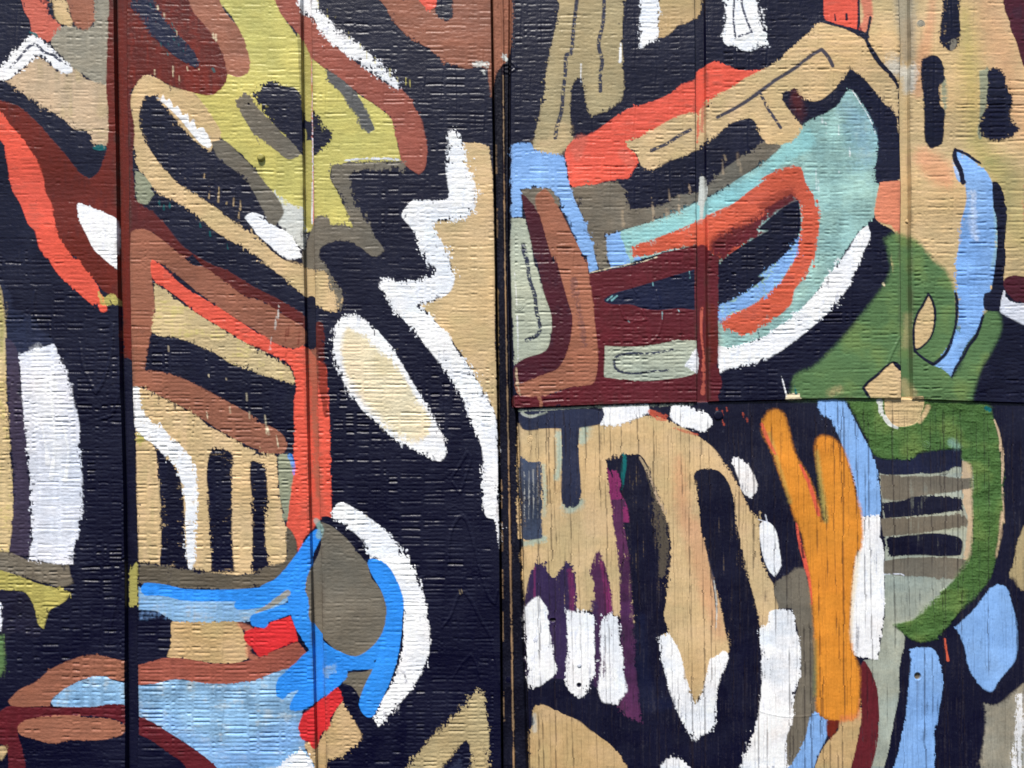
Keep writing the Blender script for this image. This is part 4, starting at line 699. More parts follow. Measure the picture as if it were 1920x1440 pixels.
rib('paint_stroke', 'ltgrey', P('22', (180,1160,20),(180,1240,24)), paint_only=True, op=.5, soft=3)
poly('paint_stroke', 'white', P('22', (860,1430),(920,1385),(1000,1420),(1040,1480),(840,1480)), 'white scrap at the bottom edge', rag=3, **B)
# right half of the board
poly('paint_patch', 'sage3', P('13', (660,1150),(1112,1140),(1112,1050),(1168,1100),(1168,1440)) + P('23', (1160,300),(1080,440),(920,620),(750,680),(800,735),(770,900),(770,1050),(740,1200),(700,1400),(660,1480),(600,1480),(650,1280),(650,1150),(630,980),(575,860),(655,850),(690,600),(690,200)), 'sage ground of the lower board', rag=1.4, mot=1.6, **B)
poly('paint_patch', 'beige', P('13', (1113,1105),(1168,1110),(1170,1440)) + P('23', (1170,0),(1160,300),(1105,365),(1138,100),(1115,0)), 'beige strip beside the dark bars', rag=1.4, **B)
poly('paint_band', 'taupe', P('23', (92,455),(170,400),(230,360),(265,380),(290,500),(312,700),(322,950),(320,1140),(290,1230),(220,1400),(190,1480),(150,1480),(140,1280),(200,1080),(235,920),(225,720),(190,580),(120,585)), 'taupe stripe beside the orange', rag=1.6, soft=1.5, **B)
poly('paint_patch', 'tan2', P('23', (455,1180),(540,1165),(560,1060),(565,1180),(545,1300),(510,1480),(300,1480),(350,1350),(400,1280),(440,1240),(445,1190)), 'tan wedge at the bottom', rag=1.6, **B)
poly('paint_band', 'white', P('23', (15,690),(60,668),(70,600),(120,587),(190,588),(210,680),(232,780),(238,920),(205,1030),(192,1200),(160,1280),(172,1480)) + P('22', (1270,1480),(1330,1340),(1380,1200),(1402,1050),(1408,850)), 'broad white stripe at the bottom', rag=4, th=.2, mot=1.5, **B)
poly('paint_band', 'maroon', P('23', (548,930),(580,858),(622,930),(652,1030),(662,1150),(657,1280),(632,1400),(605,1480),(500,1480),(540,1320),(567,1180),(562,1020)), 'maroon curved stripe', rag=1, **B)
poly('paint_band', 'ltblue', P('13', (328,782),(470,782),(512,850),(562,950),(622,1060),(642,1100),(657,1200),(668,1320),(670,1412),(560,1415),(547,1350),(520,1200),(480,1080),(440,970),(390,880),(345,850)), 'pale blue band beside the orange', rag=2.4, dry=.05, **B)
poly('paint_band', 'white', P('13', (560,1405),(668,1402)) + P('23', (667,80),(667,190),(687,250),(692,420),(687,600),(672,730),(652,857),(530,837),(503,800),(503,650),(518,450),(535,300),(560,250),(562,80),(550,70)), 'white block beside the orange', rag=2.2, th=.2, **B)
poly('paint_band', 'orange', P('13', (55,850),(100,828),(145,850),(172,930),(212,1080),(272,1180),(332,1330),(352,1440)) + P('23', (345,100),(370,120),(385,80)) + P('13', (378,1440),(350,1250),(313,1050),(325,985),(370,970),(430,1000),(472,1050),(512,1180),(552,1350)) + P('23', (548,0),(568,60),(566,250),(535,300),(520,450),(505,650),(520,800),(552,900),(557,1000),(542,1165),(460,1190),(380,1180),(328,1145),(318,950),(308,700),(293,500),(265,300),(232,150)) + P('13', (200,1400),(180,1330),(130,1200),(80,1050),(28,930)), 'orange sprayed claw', soft=5, rag=1, **B)
rib('paint_band', 'yellow2', P('13', (325,1060,16),(350,1250,24),(372,1400,24)) + P('23', (378,110,16)), paint_only=True, soft=5, op=.7)
rib('paint_band', 'yellow2', P('13', (70,960,16),(110,1100,18),(180,1330,18)), paint_only=True, soft=4, op=.5)
rib('paint_band', 'coral', P('13', (235,1130,12),(290,1250,22),(335,1400,18)), paint_only=True, soft=1.5, dry=.3, op=.9)
rib('paint_band', 'coral', P('13', (30,910,16),(60,990,20),(100,1070,12)), paint_only=True, soft=1.5, dry=.3, op=.8)
rib('paint_band', 'coral', P('23', (215,120,8),(235,230,18),(262,330,22),(290,470,12),(298,560,6)), paint_only=True, soft=1, dry=.3, op=.9)
rib('paint_band', 'green', P('23', (318,760,12),(318,900,20),(315,1050,18)), paint_only=True, soft=5, op=.55)
rib('paint_band', 'cream', P('23', (552,280,16),(532,420,26),(515,600,16),(512,760,10)), paint_only=True, soft=4, op=.6, rag=3)
for (xa, ya, l) in [(205,180,60),(240,200,60),(245,270,70),(225,330,50)]:
    rib('paint_stroke', 'black', P('23', (xa-4,ya-l/2,8),(xa+8,ya+l/2,12)), paint_only=True, dry=.6, rag=3, op=.8)
poly('paint_patch', 'coral2', P('23', (455,1170),(545,1150),(555,1060),(556,1170),(450,1200)), paint_only=True, soft=3, op=.4)
poly('paint_band', 'ltblue', P('23', (285,1180),(305,1150),(332,1145),(345,1165),(382,1190),(377,1280),(332,1370),(300,1480),(150,1480),(210,1390),(260,1290)), 'pale blue stroke at the bottom', rag=2, **B)
poly('paint_stroke', 'rust', P('23', (378,1185),(447,1185),(432,1240),(400,1292),(378,1260)), 'small rust wedge', rag=3, dry=.2, **B)
poly('paint_stroke', 'navyslate', P('13', (630,1078),(760,1098),(850,1095),(880,1060),(1112,1043),(1112,1138),(1055,1150),(1030,1182),(900,1176),(800,1182),(670,1176),(648,1130)), 'first dark bar of the grille', rag=1.6, mot=2, **B)
poly('paint_stroke', 'taupe', P('13', (666,1180),(800,1186),(930,1182),(1030,1192),(1110,1202),(1164,1198),(1164,1252),(1050,1277),(900,1292),(780,1322),(676,1312)), 'first taupe bar of the grille', rag=1.8, **B)
rib('paint_edge', 'sage2', P('13', (780,1188,14),(840,1185,10),(930,1185,14),(1030,1170,12),(1080,1155,34)), paint_only=True, rag=3, dry=.25, op=.75)
poly('paint_stroke', 'black', P('13', (676,1330),(780,1322),(850,1300),(1000,1300),(1100,1308),(1110,1372),(980,1392),(870,1402),(760,1412),(690,1417)), 'second dark bar of the grille', rag=1.6, **B)
rib('paint_edge', 'sage2', P('23', (900,84,8),(980,78,12),(1050,64,14),(1100,60,10)), paint_only=True, rag=3, dry=.25, op=.75)
poly('paint_stroke', 'taupe', P('23', (668,95),(780,90),(950,80),(1110,75),(1142,110),(1120,152),(1000,157),(900,177),(790,182),(682,192)), 'second taupe bar of the grille', rag=1.8, **B)
rib('paint_edge', 'sage2', P('23', (800,185,6),(900,176,8),(1000,162,14),(1120,152,30),(1115,230,26),(1110,280,18)), paint_only=True, rag=3, dry=.25, op=.75)
poly('paint_stroke', 'black', P('23', (698,198),(850,180),(960,173),(1080,190),(1112,222),(1102,292),(1000,302),(900,292),(718,302)), 'third dark bar of the grille', rag=1.6, **B)
rib('paint_edge', 'sage2', P('23', (730,310,10),(850,302,12),(1000,304,12),(1120,302,14)), paint_only=True, rag=3, dry=.25, op=.75)
poly('paint_stroke', 'taupe', P('23', (688,325),(800,308),(950,302),(1110,312),(1137,322),(1112,402),(1060,422),(930,412),(800,407),(688,392)), 'third taupe bar of the grille', rag=1.8, **B)
rib('paint_edge', 'lav', P('23', (690,398,5),(780,395,5),(802,404,5)), paint_only=True)
poly('paint_patch', 'khaki', P('23', (1400,110),(1500,20),(1500,520),(1430,480),(1370,430),(1368,250)), 'khaki patch at the right edge', rag=3, **B)
poly('paint_patch', 'sage', P('23', (1230,1095),(1300,1100),(1390,1030),(1500,930),(1500,1480),(1200,1480),(1228,1300),(1242,1180)), 'grey ground in the lower right corner', rag=2, soft=3, mot=1.8, **B)
rib('paint_stroke', 'white', P('23', (1415,1060,40),(1420,1200,40),(1410,1440,50)), 'worn white streak in the corner', dry=.9, rag=7, op=.8, dirn='g')
poly('paint_band', 'green2', P('13', (490,782),(640,770),(1240,795),(1272,850),(1302,950),(1322,1100),(1332,1250),(1332,1440)) + P('23', (1322,100),(1300,250),(1270,400),(1200,500),(1100,592),(1030,682),(970,742),(900,762),(830,745),(735,665),(840,640),(900,590),(980,510),(1060,430),(1120,350),(1158,250),(1165,0)) + P('13', (1163,1300),(1163,1140),(1113,1100),(1111,1043),(880,1060),(850,1095),(760,1100),(640,1080),(600,1000),(550,900)), 'thick green wrinkled ring', soft=2.5, rag=2, th=.2, wrinkle=1., dirn='g')
rib('paint_band', 'teal', P('13', (1060,1010,40),(1085,1030,30)), paint_only=True, soft=7, op=.5)
rib('paint_band', 'tan', P('13', (1140,1130,30),(1155,1160,20)), paint_only=True, soft=5, op=.5)
rib('paint_edge', 'beige', P('13', (1285,885,8),(1310,960,12),(1325,1060,16),(1330,1140,16),(1325,1230,8)), 'beige rim of the green ring', rag=1.6, **B)
rib('paint_edge', 'beige', P('13', (1330,1250,8),(1335,1440,8)) + P('23', (1325,60,14),(1310,200,16),(1295,300,10)), paint_only=True, rag=2, soft=1.5)
rib('paint_stroke', 'ltgrey', P('13', (665,785,34),(680,850,26),(720,905,26),(760,928,14)), 'grey rim of the wooden plug', rag=2.4, **B)
rib('paint_stroke', 'tan', P('13', (925,815,26),(910,850,24),(880,895,18)), 'cream rim of the wooden plug', rag=1, soft=3, **B)
poly('paint_patch', 'ltblue', P('23', (1288,452),(1315,450),(1352,470),(1382,560),(1412,680),(1402,850),(1340,932),(1300,982),(1282,1025),(1250,1032),(1210,1002),(1150,912),(1120,782),(1073,680),(1170,592),(1230,512)), 'pale blue drop with a black outline', rag=1.2, soft=1.2, **B)
rib('paint_band', 'black', P('23', (1420,60,90),(1370,200,90),(1330,360,90),(1270,450,30)), paint_only=True, rag=2, dry=.05)
rib('paint_band', 'black', P('23', (1375,440,50),(1415,540,50),(1440,680,60),(1435,850,66),(1380,960,60),(1320,1040,66),(1270,1065,60),(1215,1040,50)), 'soft black outline of the drop', soft=5, rag=1)
poly('paint_stroke', 'ltblue', P('23', (822,800),(870,792),(940,793),(972,820),(992,880),(1007,960),(1002,1060),(982,1180),(962,1250),(967,1350),(952,1480),(730,1480),(760,1380),(790,1250),(810,1150),(820,1000),(832,880)), 'pale blue upright stroke with a nail hole', rag=1.8, **B)
rib('paint_drip', 'orangered', P('23', (1017,745,8),(1022,790,12),(1028,825,9),(1033,860,15)), 'small orange drip on black', rag=.5)
rib('paint_stroke', 'darkteal', P('13', (1240,820,20),(1260,830,24)), paint_only=True, dry=.4)
poly('wood_plug', 'tan', P('13', (690,765),(895,757),(905,790),(900,820),(885,862),(862,902),(820,918),(770,922),(742,912),(712,880),(692,840)), 'half round plug of cross grained wood', rag=.4, sm=True)
rib('paint_edge', 'sage2', [(974, 770, 5), (1040, 767, 4), (1120, 763, 3), (1300, 758.5, 2.4)], paint_only=True, rag=3, dry=.5, op=.8)
rib('paint_edge', 'sage2', P('12', (110,845,10),(150,862,12),(200,858,10),(245,842,8)), paint_only=True, rag=4, dry=.9, op=.8)
rib('paint_edge', 'beige', [(968, 690, 3), (970, 720, 4), (975, 740, 3)], paint_only=True, rag=2, dry=.5, op=.8)
for k in range(9):
    rib('paint_stroke', 'ltgrey' if k % 2 else 'navyslate', P('12', (112 + k * 12, 1130 + (k * 37) % 80, 3), (114 + k * 12, 1300, 5), (112 + k * 12, 1420, 3)) , paint_only=True, dry=1.1, rag=3, op=.5, dirn='g')

# ------------------------------------------------------------------ raised brush lines and pressed pattern lines
RIDGES = [   # crop, points (x, y, width), height in mm
    ('21', [(1040,330,14),(1050,180,16),(1085,100,18),(1110,75,20),(1140,110,18),(1175,230,16),(1215,390,14),(1260,520,16),(1290,550,18),(1305,480,14)], .22),
    ('21', [(1005,680,12),(1050,620,14),(1080,540,16),(1100,500,18),(1130,490,20),(1165,540,18),(1215,640,16),(1265,730,16),(1300,880,14),(1315,980,12)], .22),
    ('21', [(1060,960,10),(1110,880,14),(1160,830,16),(1190,880,14),(1215,960,12)], .15),
    ('11', [(1060,1190,12),(1100,1130,16),(1140,1060,18),(1160,1090,16),(1130,1200,14),(1100,1280,16),(1060,1220,12)], .2),
    ('10', [(430,470,14),(450,590,16),(500,700,18),(520,740,20),(560,680,18),(600,540,16),(612,380,14)], .25),
    ('10', [(540,880,14),(600,860,20),(640,760,16),(650,640,12)], .2),
    ('10', [(190,190,12),(180,290,14),(200,350,12)], .25),
    ('10', [(265,360,10),(268,430,10)], .3),
    ('20', [(640,380,14),(630,520,16),(600,660,14),(580,770,12)], .22),
    ('20', [(560,560,12),(540,680,14),(530,820,12)], .18),
    ('12', [(640,270,12),(670,340,14),(720,350,16),(780,345,14),(760,290,12)], .25),
    ('12', [(875,300,14),(850,420,14),(800,470,14),(720,470,14)], .2),
    ('12', [(960,300,12),(965,420,12)], .2),
    ('02', [(0,350,10),(30,335,16),(70,345,16),(80,370,14),(50,385,14),(10,375,12)], .3),
    ('02', [(15,362,8),(40,355,10),(60,366,8)], .25),
    ('12', [(700,60,10),(705,150,10),(730,200,10)], .2),
    ('12', [(840,190,14),(860,270,14)], .3),
    ('13', [(770,440,12),(740,500,14),(700,590,12)], .25),
    ('23', [(0,1130,5),(120,1160,6),(250,1165,6),(330,1150,6)], .2),
]
for name, col, pts in ():
    pass

# ------------------------------------------------------------------ lay the coats of paint
COL = np.empty((NR, NC, 3), F)
COL[:] = lin(C['black'])
COL[:, zone == 'S'] = lin((8, 8, 26))
COL[:, zone == 'W'] = lin((40, 30, 38))
LAB = np.full((NR, NC), -1, np.int32)
TH = np.zeros((NR, NC), F)
rowmin, rowmax = PY.min(1), PY.max(1)
colmin, colmax = PXX.min(0), PXX.max(0)
V_S = {'v': V_V * .62 + V_H * .38, 'h': V_V * .25 + V_H * .75, 'g': V_G * .55 + V_V * .45, 'b': V_F * .5 + V_H * .5}
STREAK = {'v': V_V, 'h': V_H, 'g': V_G, 'b': V_F}
pp0 = V_P
for si, sh in enumerate(SHAPES):
    pts = np.array([p[:2] for p in sh['pts']], float)
    if sh['name'] == 'marker_line': sh['pts'] = [(p[0], p[1], p[2] * 1.3) for p in sh['pts']]
    if sh['name'] == 'paint_fleck': sh['pts'] = [(p[0], p[1], p[2] * .7) for p in sh['pts']]; sh['op'] *= .8
    if sh['k'] == 'poly' and sh['dirn'] != 'g' and sh['rag'] > 2.2 and sh['soft'] < 1.5: sh['rag'] *= 1.4
    wmax = max([p[2] for p in sh['pts']]) / 2 if sh['k'] == 'rib' else 0
    pad = wmax + sh['rag'] + sh['soft'] * 2 + 4
    bx0, by0 = pts.min(0) - pad; bx1, by1 = pts.max(0) + pad
    r = np.nonzero((rowmax >= max(by0, -2)) & (rowmin <= min(by1, 1442)))[0]; c = np.nonzero((colmax >= max(bx0, -2)) & (colmin <= min(bx1, 1922)))[0]
    if not len(r) or not len(c): continue
    rs, cs = slice(r[0], r[-1] + 1), slice(c[0], c[-1] + 1)
    big = max(bx1 - bx0, by1 - by0)
    st = 1.2 if wmax and wmax < 6 else (2. if big < 160 else 3.)
    gx, gy, sd = sdf_grid(sh, bx0 - st, by0 - st, bx1 + st, by1 + st, st)
    X, Y = PXX[rs, cs], PY[rs, cs]
    fx, fy = (X - gx[0]) / st, (Y - gy[0]) / st
    outside = (fx < 0) | (fy < 0) | (fx > len(gx) - 1.01) | (fy > len(gy) - 1.01)
    d = sample(sd, fx, fy)
    d[outside] = -50
    rr = np.random.default_rng(900 + si)
    oy, ox = rr.integers(0, 300), rr.integers(0, 300)
    def shf(a):
        return np.roll(a, (oy, ox), (0, 1))[rs, cs] if sh['k'] == 'poly' and False else a[rs, cs]
    n = V_S[sh['dirn']][rs, cs] + .35 * V_F[rs, cs]
    bn = V_B[rs, cs]; bn = np.sign(bn) * np.abs(bn) ** 1.4
    loc = np.clip(.75 + np.roll(V_E, (ox, oy), (0, 1))[rs, cs] * 1.5, .12, 2.1)
    dr = d + sh['rag'] * loc * (n + V_M[rs, cs] * .4 + bn * (1.5 if sh['k'] == 'poly' else .8))
    if sh['k'] == 'rib' and sh['rag'] > 0:
        dr = np.minimum(dr, d + wmax * .8)
    s = sh['soft']
    sl = s * (1 + 2.2 * np.clip(np.roll(V_E, (oy + 90, ox), (0, 1))[rs, cs] * 1.6, 0, 1)) if sh['rag'] > 1.5 else s
    a = np.clip((dr + sl) / (2 * sl), 0, 1); a = a * a * (3 - 2 * a)
    if s > 2:                                             # sprayed or smeared edge: grainy
        a = np.clip(a + (V_F[rs, cs] * .25) * a * (1 - a) * 4, 0, 1)
    if sh['dry'] > 0:
        stn = STREAK[sh['dirn']][rs, cs] * .7 + V_F[rs, cs] * .5
        edge = np.clip(1 - d / (5 + 14 * sh['dry']), 0, 1) if sh['dry'] < .5 else .6
        a = a * (1 - np.clip((stn - (.75 - sh['dry'] * .75 * edge)) * 5, 0, 1) * min(1, .55 + sh['dry'] * .5))
    if sh['k'] == 'poly' and sh['rag'] > 2.2 and s < 2:       # bristle marks: pinholes inside the rim
        rim = np.clip(1 - d / (2.2 * sh['rag'] + 3), 0, 1)
        drag = np.clip(np.roll(V_E, (oy, ox), (0, 1))[rs, cs] * 2.2 - .55, 0, 1)          # where the brush ran dry
        a = a * (1 - drag * np.clip((STREAK[sh['dirn']][rs, cs] * .8 + V_D[rs, cs] * .4 + np.clip(1 - d / (7 * sh['rag']), 0, 1) * .9 - .95) * 5, 0, 1) * .8)
        a = a * (1 - np.clip((V_D[rs, cs] * .6 + V_S[sh['dirn']][rs, cs] * .7 - 1.15 + rim * .85) * 6, 0, 1) * .85)
    if sh['dirn'] == 'g':                                    # coats on the weathered board are worn thin along the grain
        a = a * (1 - np.clip(V_G[rs, cs] * 1.3 + pp0[rs, cs] * .7 + V_D[rs, cs] * .3 - .78, 0, 1) * .75)
    a = a * sh['op']
    base = lin(C[sh['col']])
    m = sh['mot']
    lum = 1 + m * (V_M[rs, cs] * .06 + V_S[sh['dirn']][rs, cs] * .085 + V_L[rs, cs] * .05 + V_F[rs, cs] * .04)
    pp = np.roll(V_P, (oy, ox), (0, 1))[rs, cs]
    lum = lum + m * (.05 * np.tanh(pp * 9) + .03 * np.tanh((pp - .35) * 14))
    tint = m * (V_L[rs, cs] * .6 + V_M[rs, cs] * .4) * .075
    cc = base[None, None, :] * lum[..., None]
    cc = cc * np.stack([1 + tint, np.ones_like(tint), 1 - tint], -1)
    # thin coats let the undercoat through in worn spots
    if sh['col'] in ('ltblue2', 'olivetan', 'slate2'):
        k = np.clip((V_M[rs, cs] * .5 + V_V[rs, cs] * .3 + V_H[rs, cs] * .4 - .12) * 3, 0, 1)[..., None] * (.28 if sh['col'] == 'ltblue2' else .5)
        under = {'ltblue2': 'olivetan', 'olivetan': 'yellow', 'slate2': 'black'}[sh['col']]
        cc = cc * (1 - k) + lin(C[under]) * k
    if sh['col'] in ('white', 'lav'):
        k = np.clip(STREAK[sh['dirn']][rs, cs] * .9 + V_B[rs, cs] * .6 + pp * .5 - .35, 0, 1)[..., None] * .55
        cc = cc * (1 - k) + lin((168, 178, 204)) * k
    if sh['col'] in ('green', 'green2'):
        k = np.clip(pp * 1.8 + V_M[rs, cs] * .6, 0, 1)[..., None] * .4
        cc = cc * (1 - k) + lin((122, 138, 74)) * k
    if sh['col'] in ('coral', 'orangered'):
        k = np.clip((V_H[rs, cs] * .5 + V_M[rs, cs] * .6 + pp * .6 - .1) * 2.2, 0, 1)[..., None] * .55
        cc = cc * (1 - k) + lin((176, 88, 74)) * k
    if sh['col'] in ('tan', 'tan2', 'cream', 'beige'):
        k = np.clip(pp * 1.6 - .1, 0, 1)[..., None] * .3
        cc = cc * (1 - k) + lin((206, 172, 140)) * k
        k = np.clip(-pp * 1.6 - .25, 0, 1)[..., None] * .3
        cc = cc * (1 - k) + lin((196, 180, 128)) * k
    if sh['col'] in ('rust', 'maroon', 'rust2'):
        k = np.clip((V_V[rs, cs] * .5 + V_M[rs, cs] * .6) * 2, 0, 1)[..., None] * .35
        cc = cc * (1 - k) + lin((58, 24, 26)) * k
    COL[rs, cs] = COL[rs, cs] * (1 - a[..., None]) + cc * a[..., None]
    TH[rs, cs] = TH[rs, cs] * (1 - a * .5) + a * sh['th'] * 1e-3
    if sh['wr'] > 0:
        TH[rs, cs] += (a * (V_M[rs, cs] * .5e-3 + V_F[rs, cs] * .22e-3 + np.abs(V_H[rs, cs]) * .5e-3 + np.abs(V_E[rs, cs]) * .8e-3)).astype(F)
    if not sh['po']:
        dl = d + sh['rag'] * .25 * V_M[rs, cs]
        L = LAB[rs, cs]; L[(dl > 0) & INF[rs, cs]] = si
# past the picture's edges the mural goes on in the same manner
yr, xr = PY[:, NC // 2], PXX[NR // 2]
def back(v, n, lo):
    v = np.where(v < 0, -v, v); v = np.where(v > n, 2 * n - v, v)
    return np.clip(v, 1, n - 1)
ii = np.array([np.argmin(np.abs(yr - t)) for t in back(yr, 1440., 0)])
jj = np.array([np.argmin(np.abs(xr - t)) for t in back(xr, 1920., 0)])
okr = (yr >= 0) & (yr <= 1440); okc = (xr >= 0) & (xr <= 1920)
ii[okr] = np.nonzero(okr)[0]; jj[okc] = np.nonzero(okc)[0]
COL = COL[ii][:, jj]; TH = TH[ii][:, jj]
# chips of older coats showing on the black, along the creases
k = np.clip((V_V * .55 + V_H * .3 + V_F * .5 - .93) * 8, 0, 1)
k[:, (zone == 'S')] *= .2
COL += (lin((150, 140, 118)) - COL) * (k * .45 * (COL.mean(-1) < .04))[..., None]
# dark coats are never one tone: lap marks, scuffs and thin bluish films
dk = COL.mean(-1) < .03
k = np.clip(np.tanh((V_P + .5 * V_L - .1) * 6) * .5 + .5, 0, 1) * .5 + np.clip(V_S['v'] * 1.4 + V_M * .6 - .2, 0, 1) * .5
COL += (lin((40, 42, 62)) - COL) * (k * dk * .38)[..., None]
k = np.clip((V_B * .7 + V_M * .6 - .72) * 3, 0, 1) * dk * .28
COL += (lin((96, 98, 112)) - COL) * k[..., None]
# worn grain on the dark lower board
k = np.where(BOARD & (COL.mean(-1) < .05), np.clip((V_G * .9 + V_F * .3 - .25) * 1.4, 0, 1), 0) * .16
COL += (lin((120, 112, 110)) - COL) * k[..., None]
COL += (lin(C['crack']) - COL) * np.clip(CK * 1.1, 0, 1)[..., None] * .66
# the joint strip is raw, rough sawn wood under thick black
zs_ = (zone == 'S')[None, :]
Hh = Hh + (zs_ * (V_V * .22e-3 + V_F * .2e-3 + V_B * .2e-3 + V_G * .25e-3)).astype(F)
k = np.clip(V_B * .8 + V_G * .6 + V_F * .3 - .45, 0, 1) * zs_ * (COL.mean(-1) < .04) * .3
COL += (lin((92, 88, 96)) - COL) * k[..., None]
# grime gathered along the joints, and thin runs below the fixings
gd = np.full((NR, NC), 99., F)
for ln_ in (G1L, G1R, G2L, G2R, SL, SR): gd = np.minimum(gd, np.abs(PXX - ln_(PY)))
for ln_ in (G3L, G3R, G4L, G4R): gd = np.where(BOARD, gd, np.minimum(gd, np.abs(PXX - ln_(PY))))
gd = np.where(is_right[None, :], np.minimum(gd, np.abs(PY - HS(PXX))), gd)
k = np.clip(1 - gd / 7, 0, 1) * np.clip(.45 + V_V * .9 + V_M * .5, 0, 1) * .5
k += np.clip(V_L * .8 + V_V * .35 + V_M * .35 - .55, 0, 1) * .22
for rx_, ry_, rl_ in ((489, 303, 60), (1722, 1276, 90), (1037, 1170, 80), (1086, 1291, 50), (995, 832, 70), (1739, 842, 60), (1727, 54, 70)):
    k += np.exp(-((PXX - rx_ - V_M * 2) / 2.6) ** 2) * np.clip((PY - ry_) / 6, 0, 1) * np.clip(1 - (PY - ry_) / rl_, 0, 1) * .3
COL += (lin((74, 62, 54)) - COL) * (np.clip(k, 0, .7) * (COL.mean(-1) > .03))[..., None]
# brush relief
Hh = Hh + TH * (1 + V_S['v'] * .5)
ridge = np.zeros((NR, NC), F)
for crop, pts, mm in RIDGES:
    sh = dict(k='rib', pts=P(crop, *pts), sm=True)
    q = np.array(sh['pts']); bx0, by0 = q[:, :2].min(0) - 12; bx1, by1 = q[:, :2].max(0) + 12
    r = np.nonzero((rowmax >= by0) & (rowmin <= by1))[0]; c = np.nonzero((colmax >= bx0) & (colmin <= bx1))[0]
    rs, cs = slice(r[0], r[-1] + 1), slice(c[0], c[-1] + 1)
    gx, gy, sd = sdf_grid(sh, bx0 - 2, by0 - 2, bx1 + 2, by1 + 2, 1.5)
    d = sample(sd, (PXX[rs, cs] - gx[0]) / 1.5, (PY[rs, cs] - gy[0]) / 1.5)
    t = np.clip((d + 1.5) / 3.5, 0, 1)
    ridge[rs, cs] = np.maximum(ridge[rs, cs], t * t * (3 - 2 * t) * mm * 2.6e-3)
Hh = Hh + ridge
# holes and the plug
HOLES = [(1722, 1269, 6.2, 'taupe2', 2.4e-3), (1037, 1164, 5.5, 'crack', 2.0e-3), (1086, 1286, 4.5, 'black', 1.6e-3), (467, 196, 2.2, 'black', .8e-3)]
HOLE_LAB = {}
for i, (hx, hy, hr, hc, hd) in enumerate(HOLES):
    dd = np.hypot(PXX - hx, (PY - hy) * (1. if i != 1 else 1.6)) / hr
    a = np.clip((1.1 - dd) / .25, 0, 1)
    Hh = Hh - a * hd * (1 - .4 * np.clip(dd, 0, 1)) + np.exp(-((dd - 1.35) / .25) ** 2) * .15e-3
    COL += (lin(C[hc]) - COL) * a[..., None]
    LAB[(dd < 1.05)] = 10000 + i
plug_id = [i for i, s in enumerate(SHAPES) if s['name'] == 'wood_plug'][0]
pm = LAB == plug_id
gr = sample(smooth_noise(RW, RH, 60, 1.9, np.random.default_rng(5)), QX, QY)
gr2 = sample(smooth_noise(RW, RH, 90, 3.4, np.random.default_rng(6)), QX, QY)
Hh = np.where(pm, Hh + gr * .35e-3 - np.clip(gr2 - .45, 0, 1) * 1.2e-3 - .3e-3, Hh)
COL = np.where(pm[..., None], COL * (1 + gr * .16)[..., None], COL)
kk = (np.clip((gr2 - .5) * 5, 0, 1) * pm * .8)[..., None]
COL = COL * (1 - kk) + lin((60, 36, 28)) * kk
COL = np.clip(COL, .0015, .95) * F(.93)

# ------------------------------------------------------------------ to the world
U, Vv = (PXX - 960) * PX, (PY - 720) * PX
cr, sr = math.cos(ROLL), math.sin(ROLL)
WX = (U * cr - Vv * sr).astype(F); WZ = (-U * sr - Vv * cr + CZ).astype(F)
WY = (-Hh).astype(F)
POS = np.stack([WX, WY, WZ], -1)
du = np.gradient(POS, axis=1); dv = np.gradient(POS, axis=0)
NRM = np.cross(dv, du); NRM /= np.linalg.norm(NRM, axis=-1, keepdims=True) + 1e-12
if NRM[10, 10, 1] > 0: NRM = -NRM

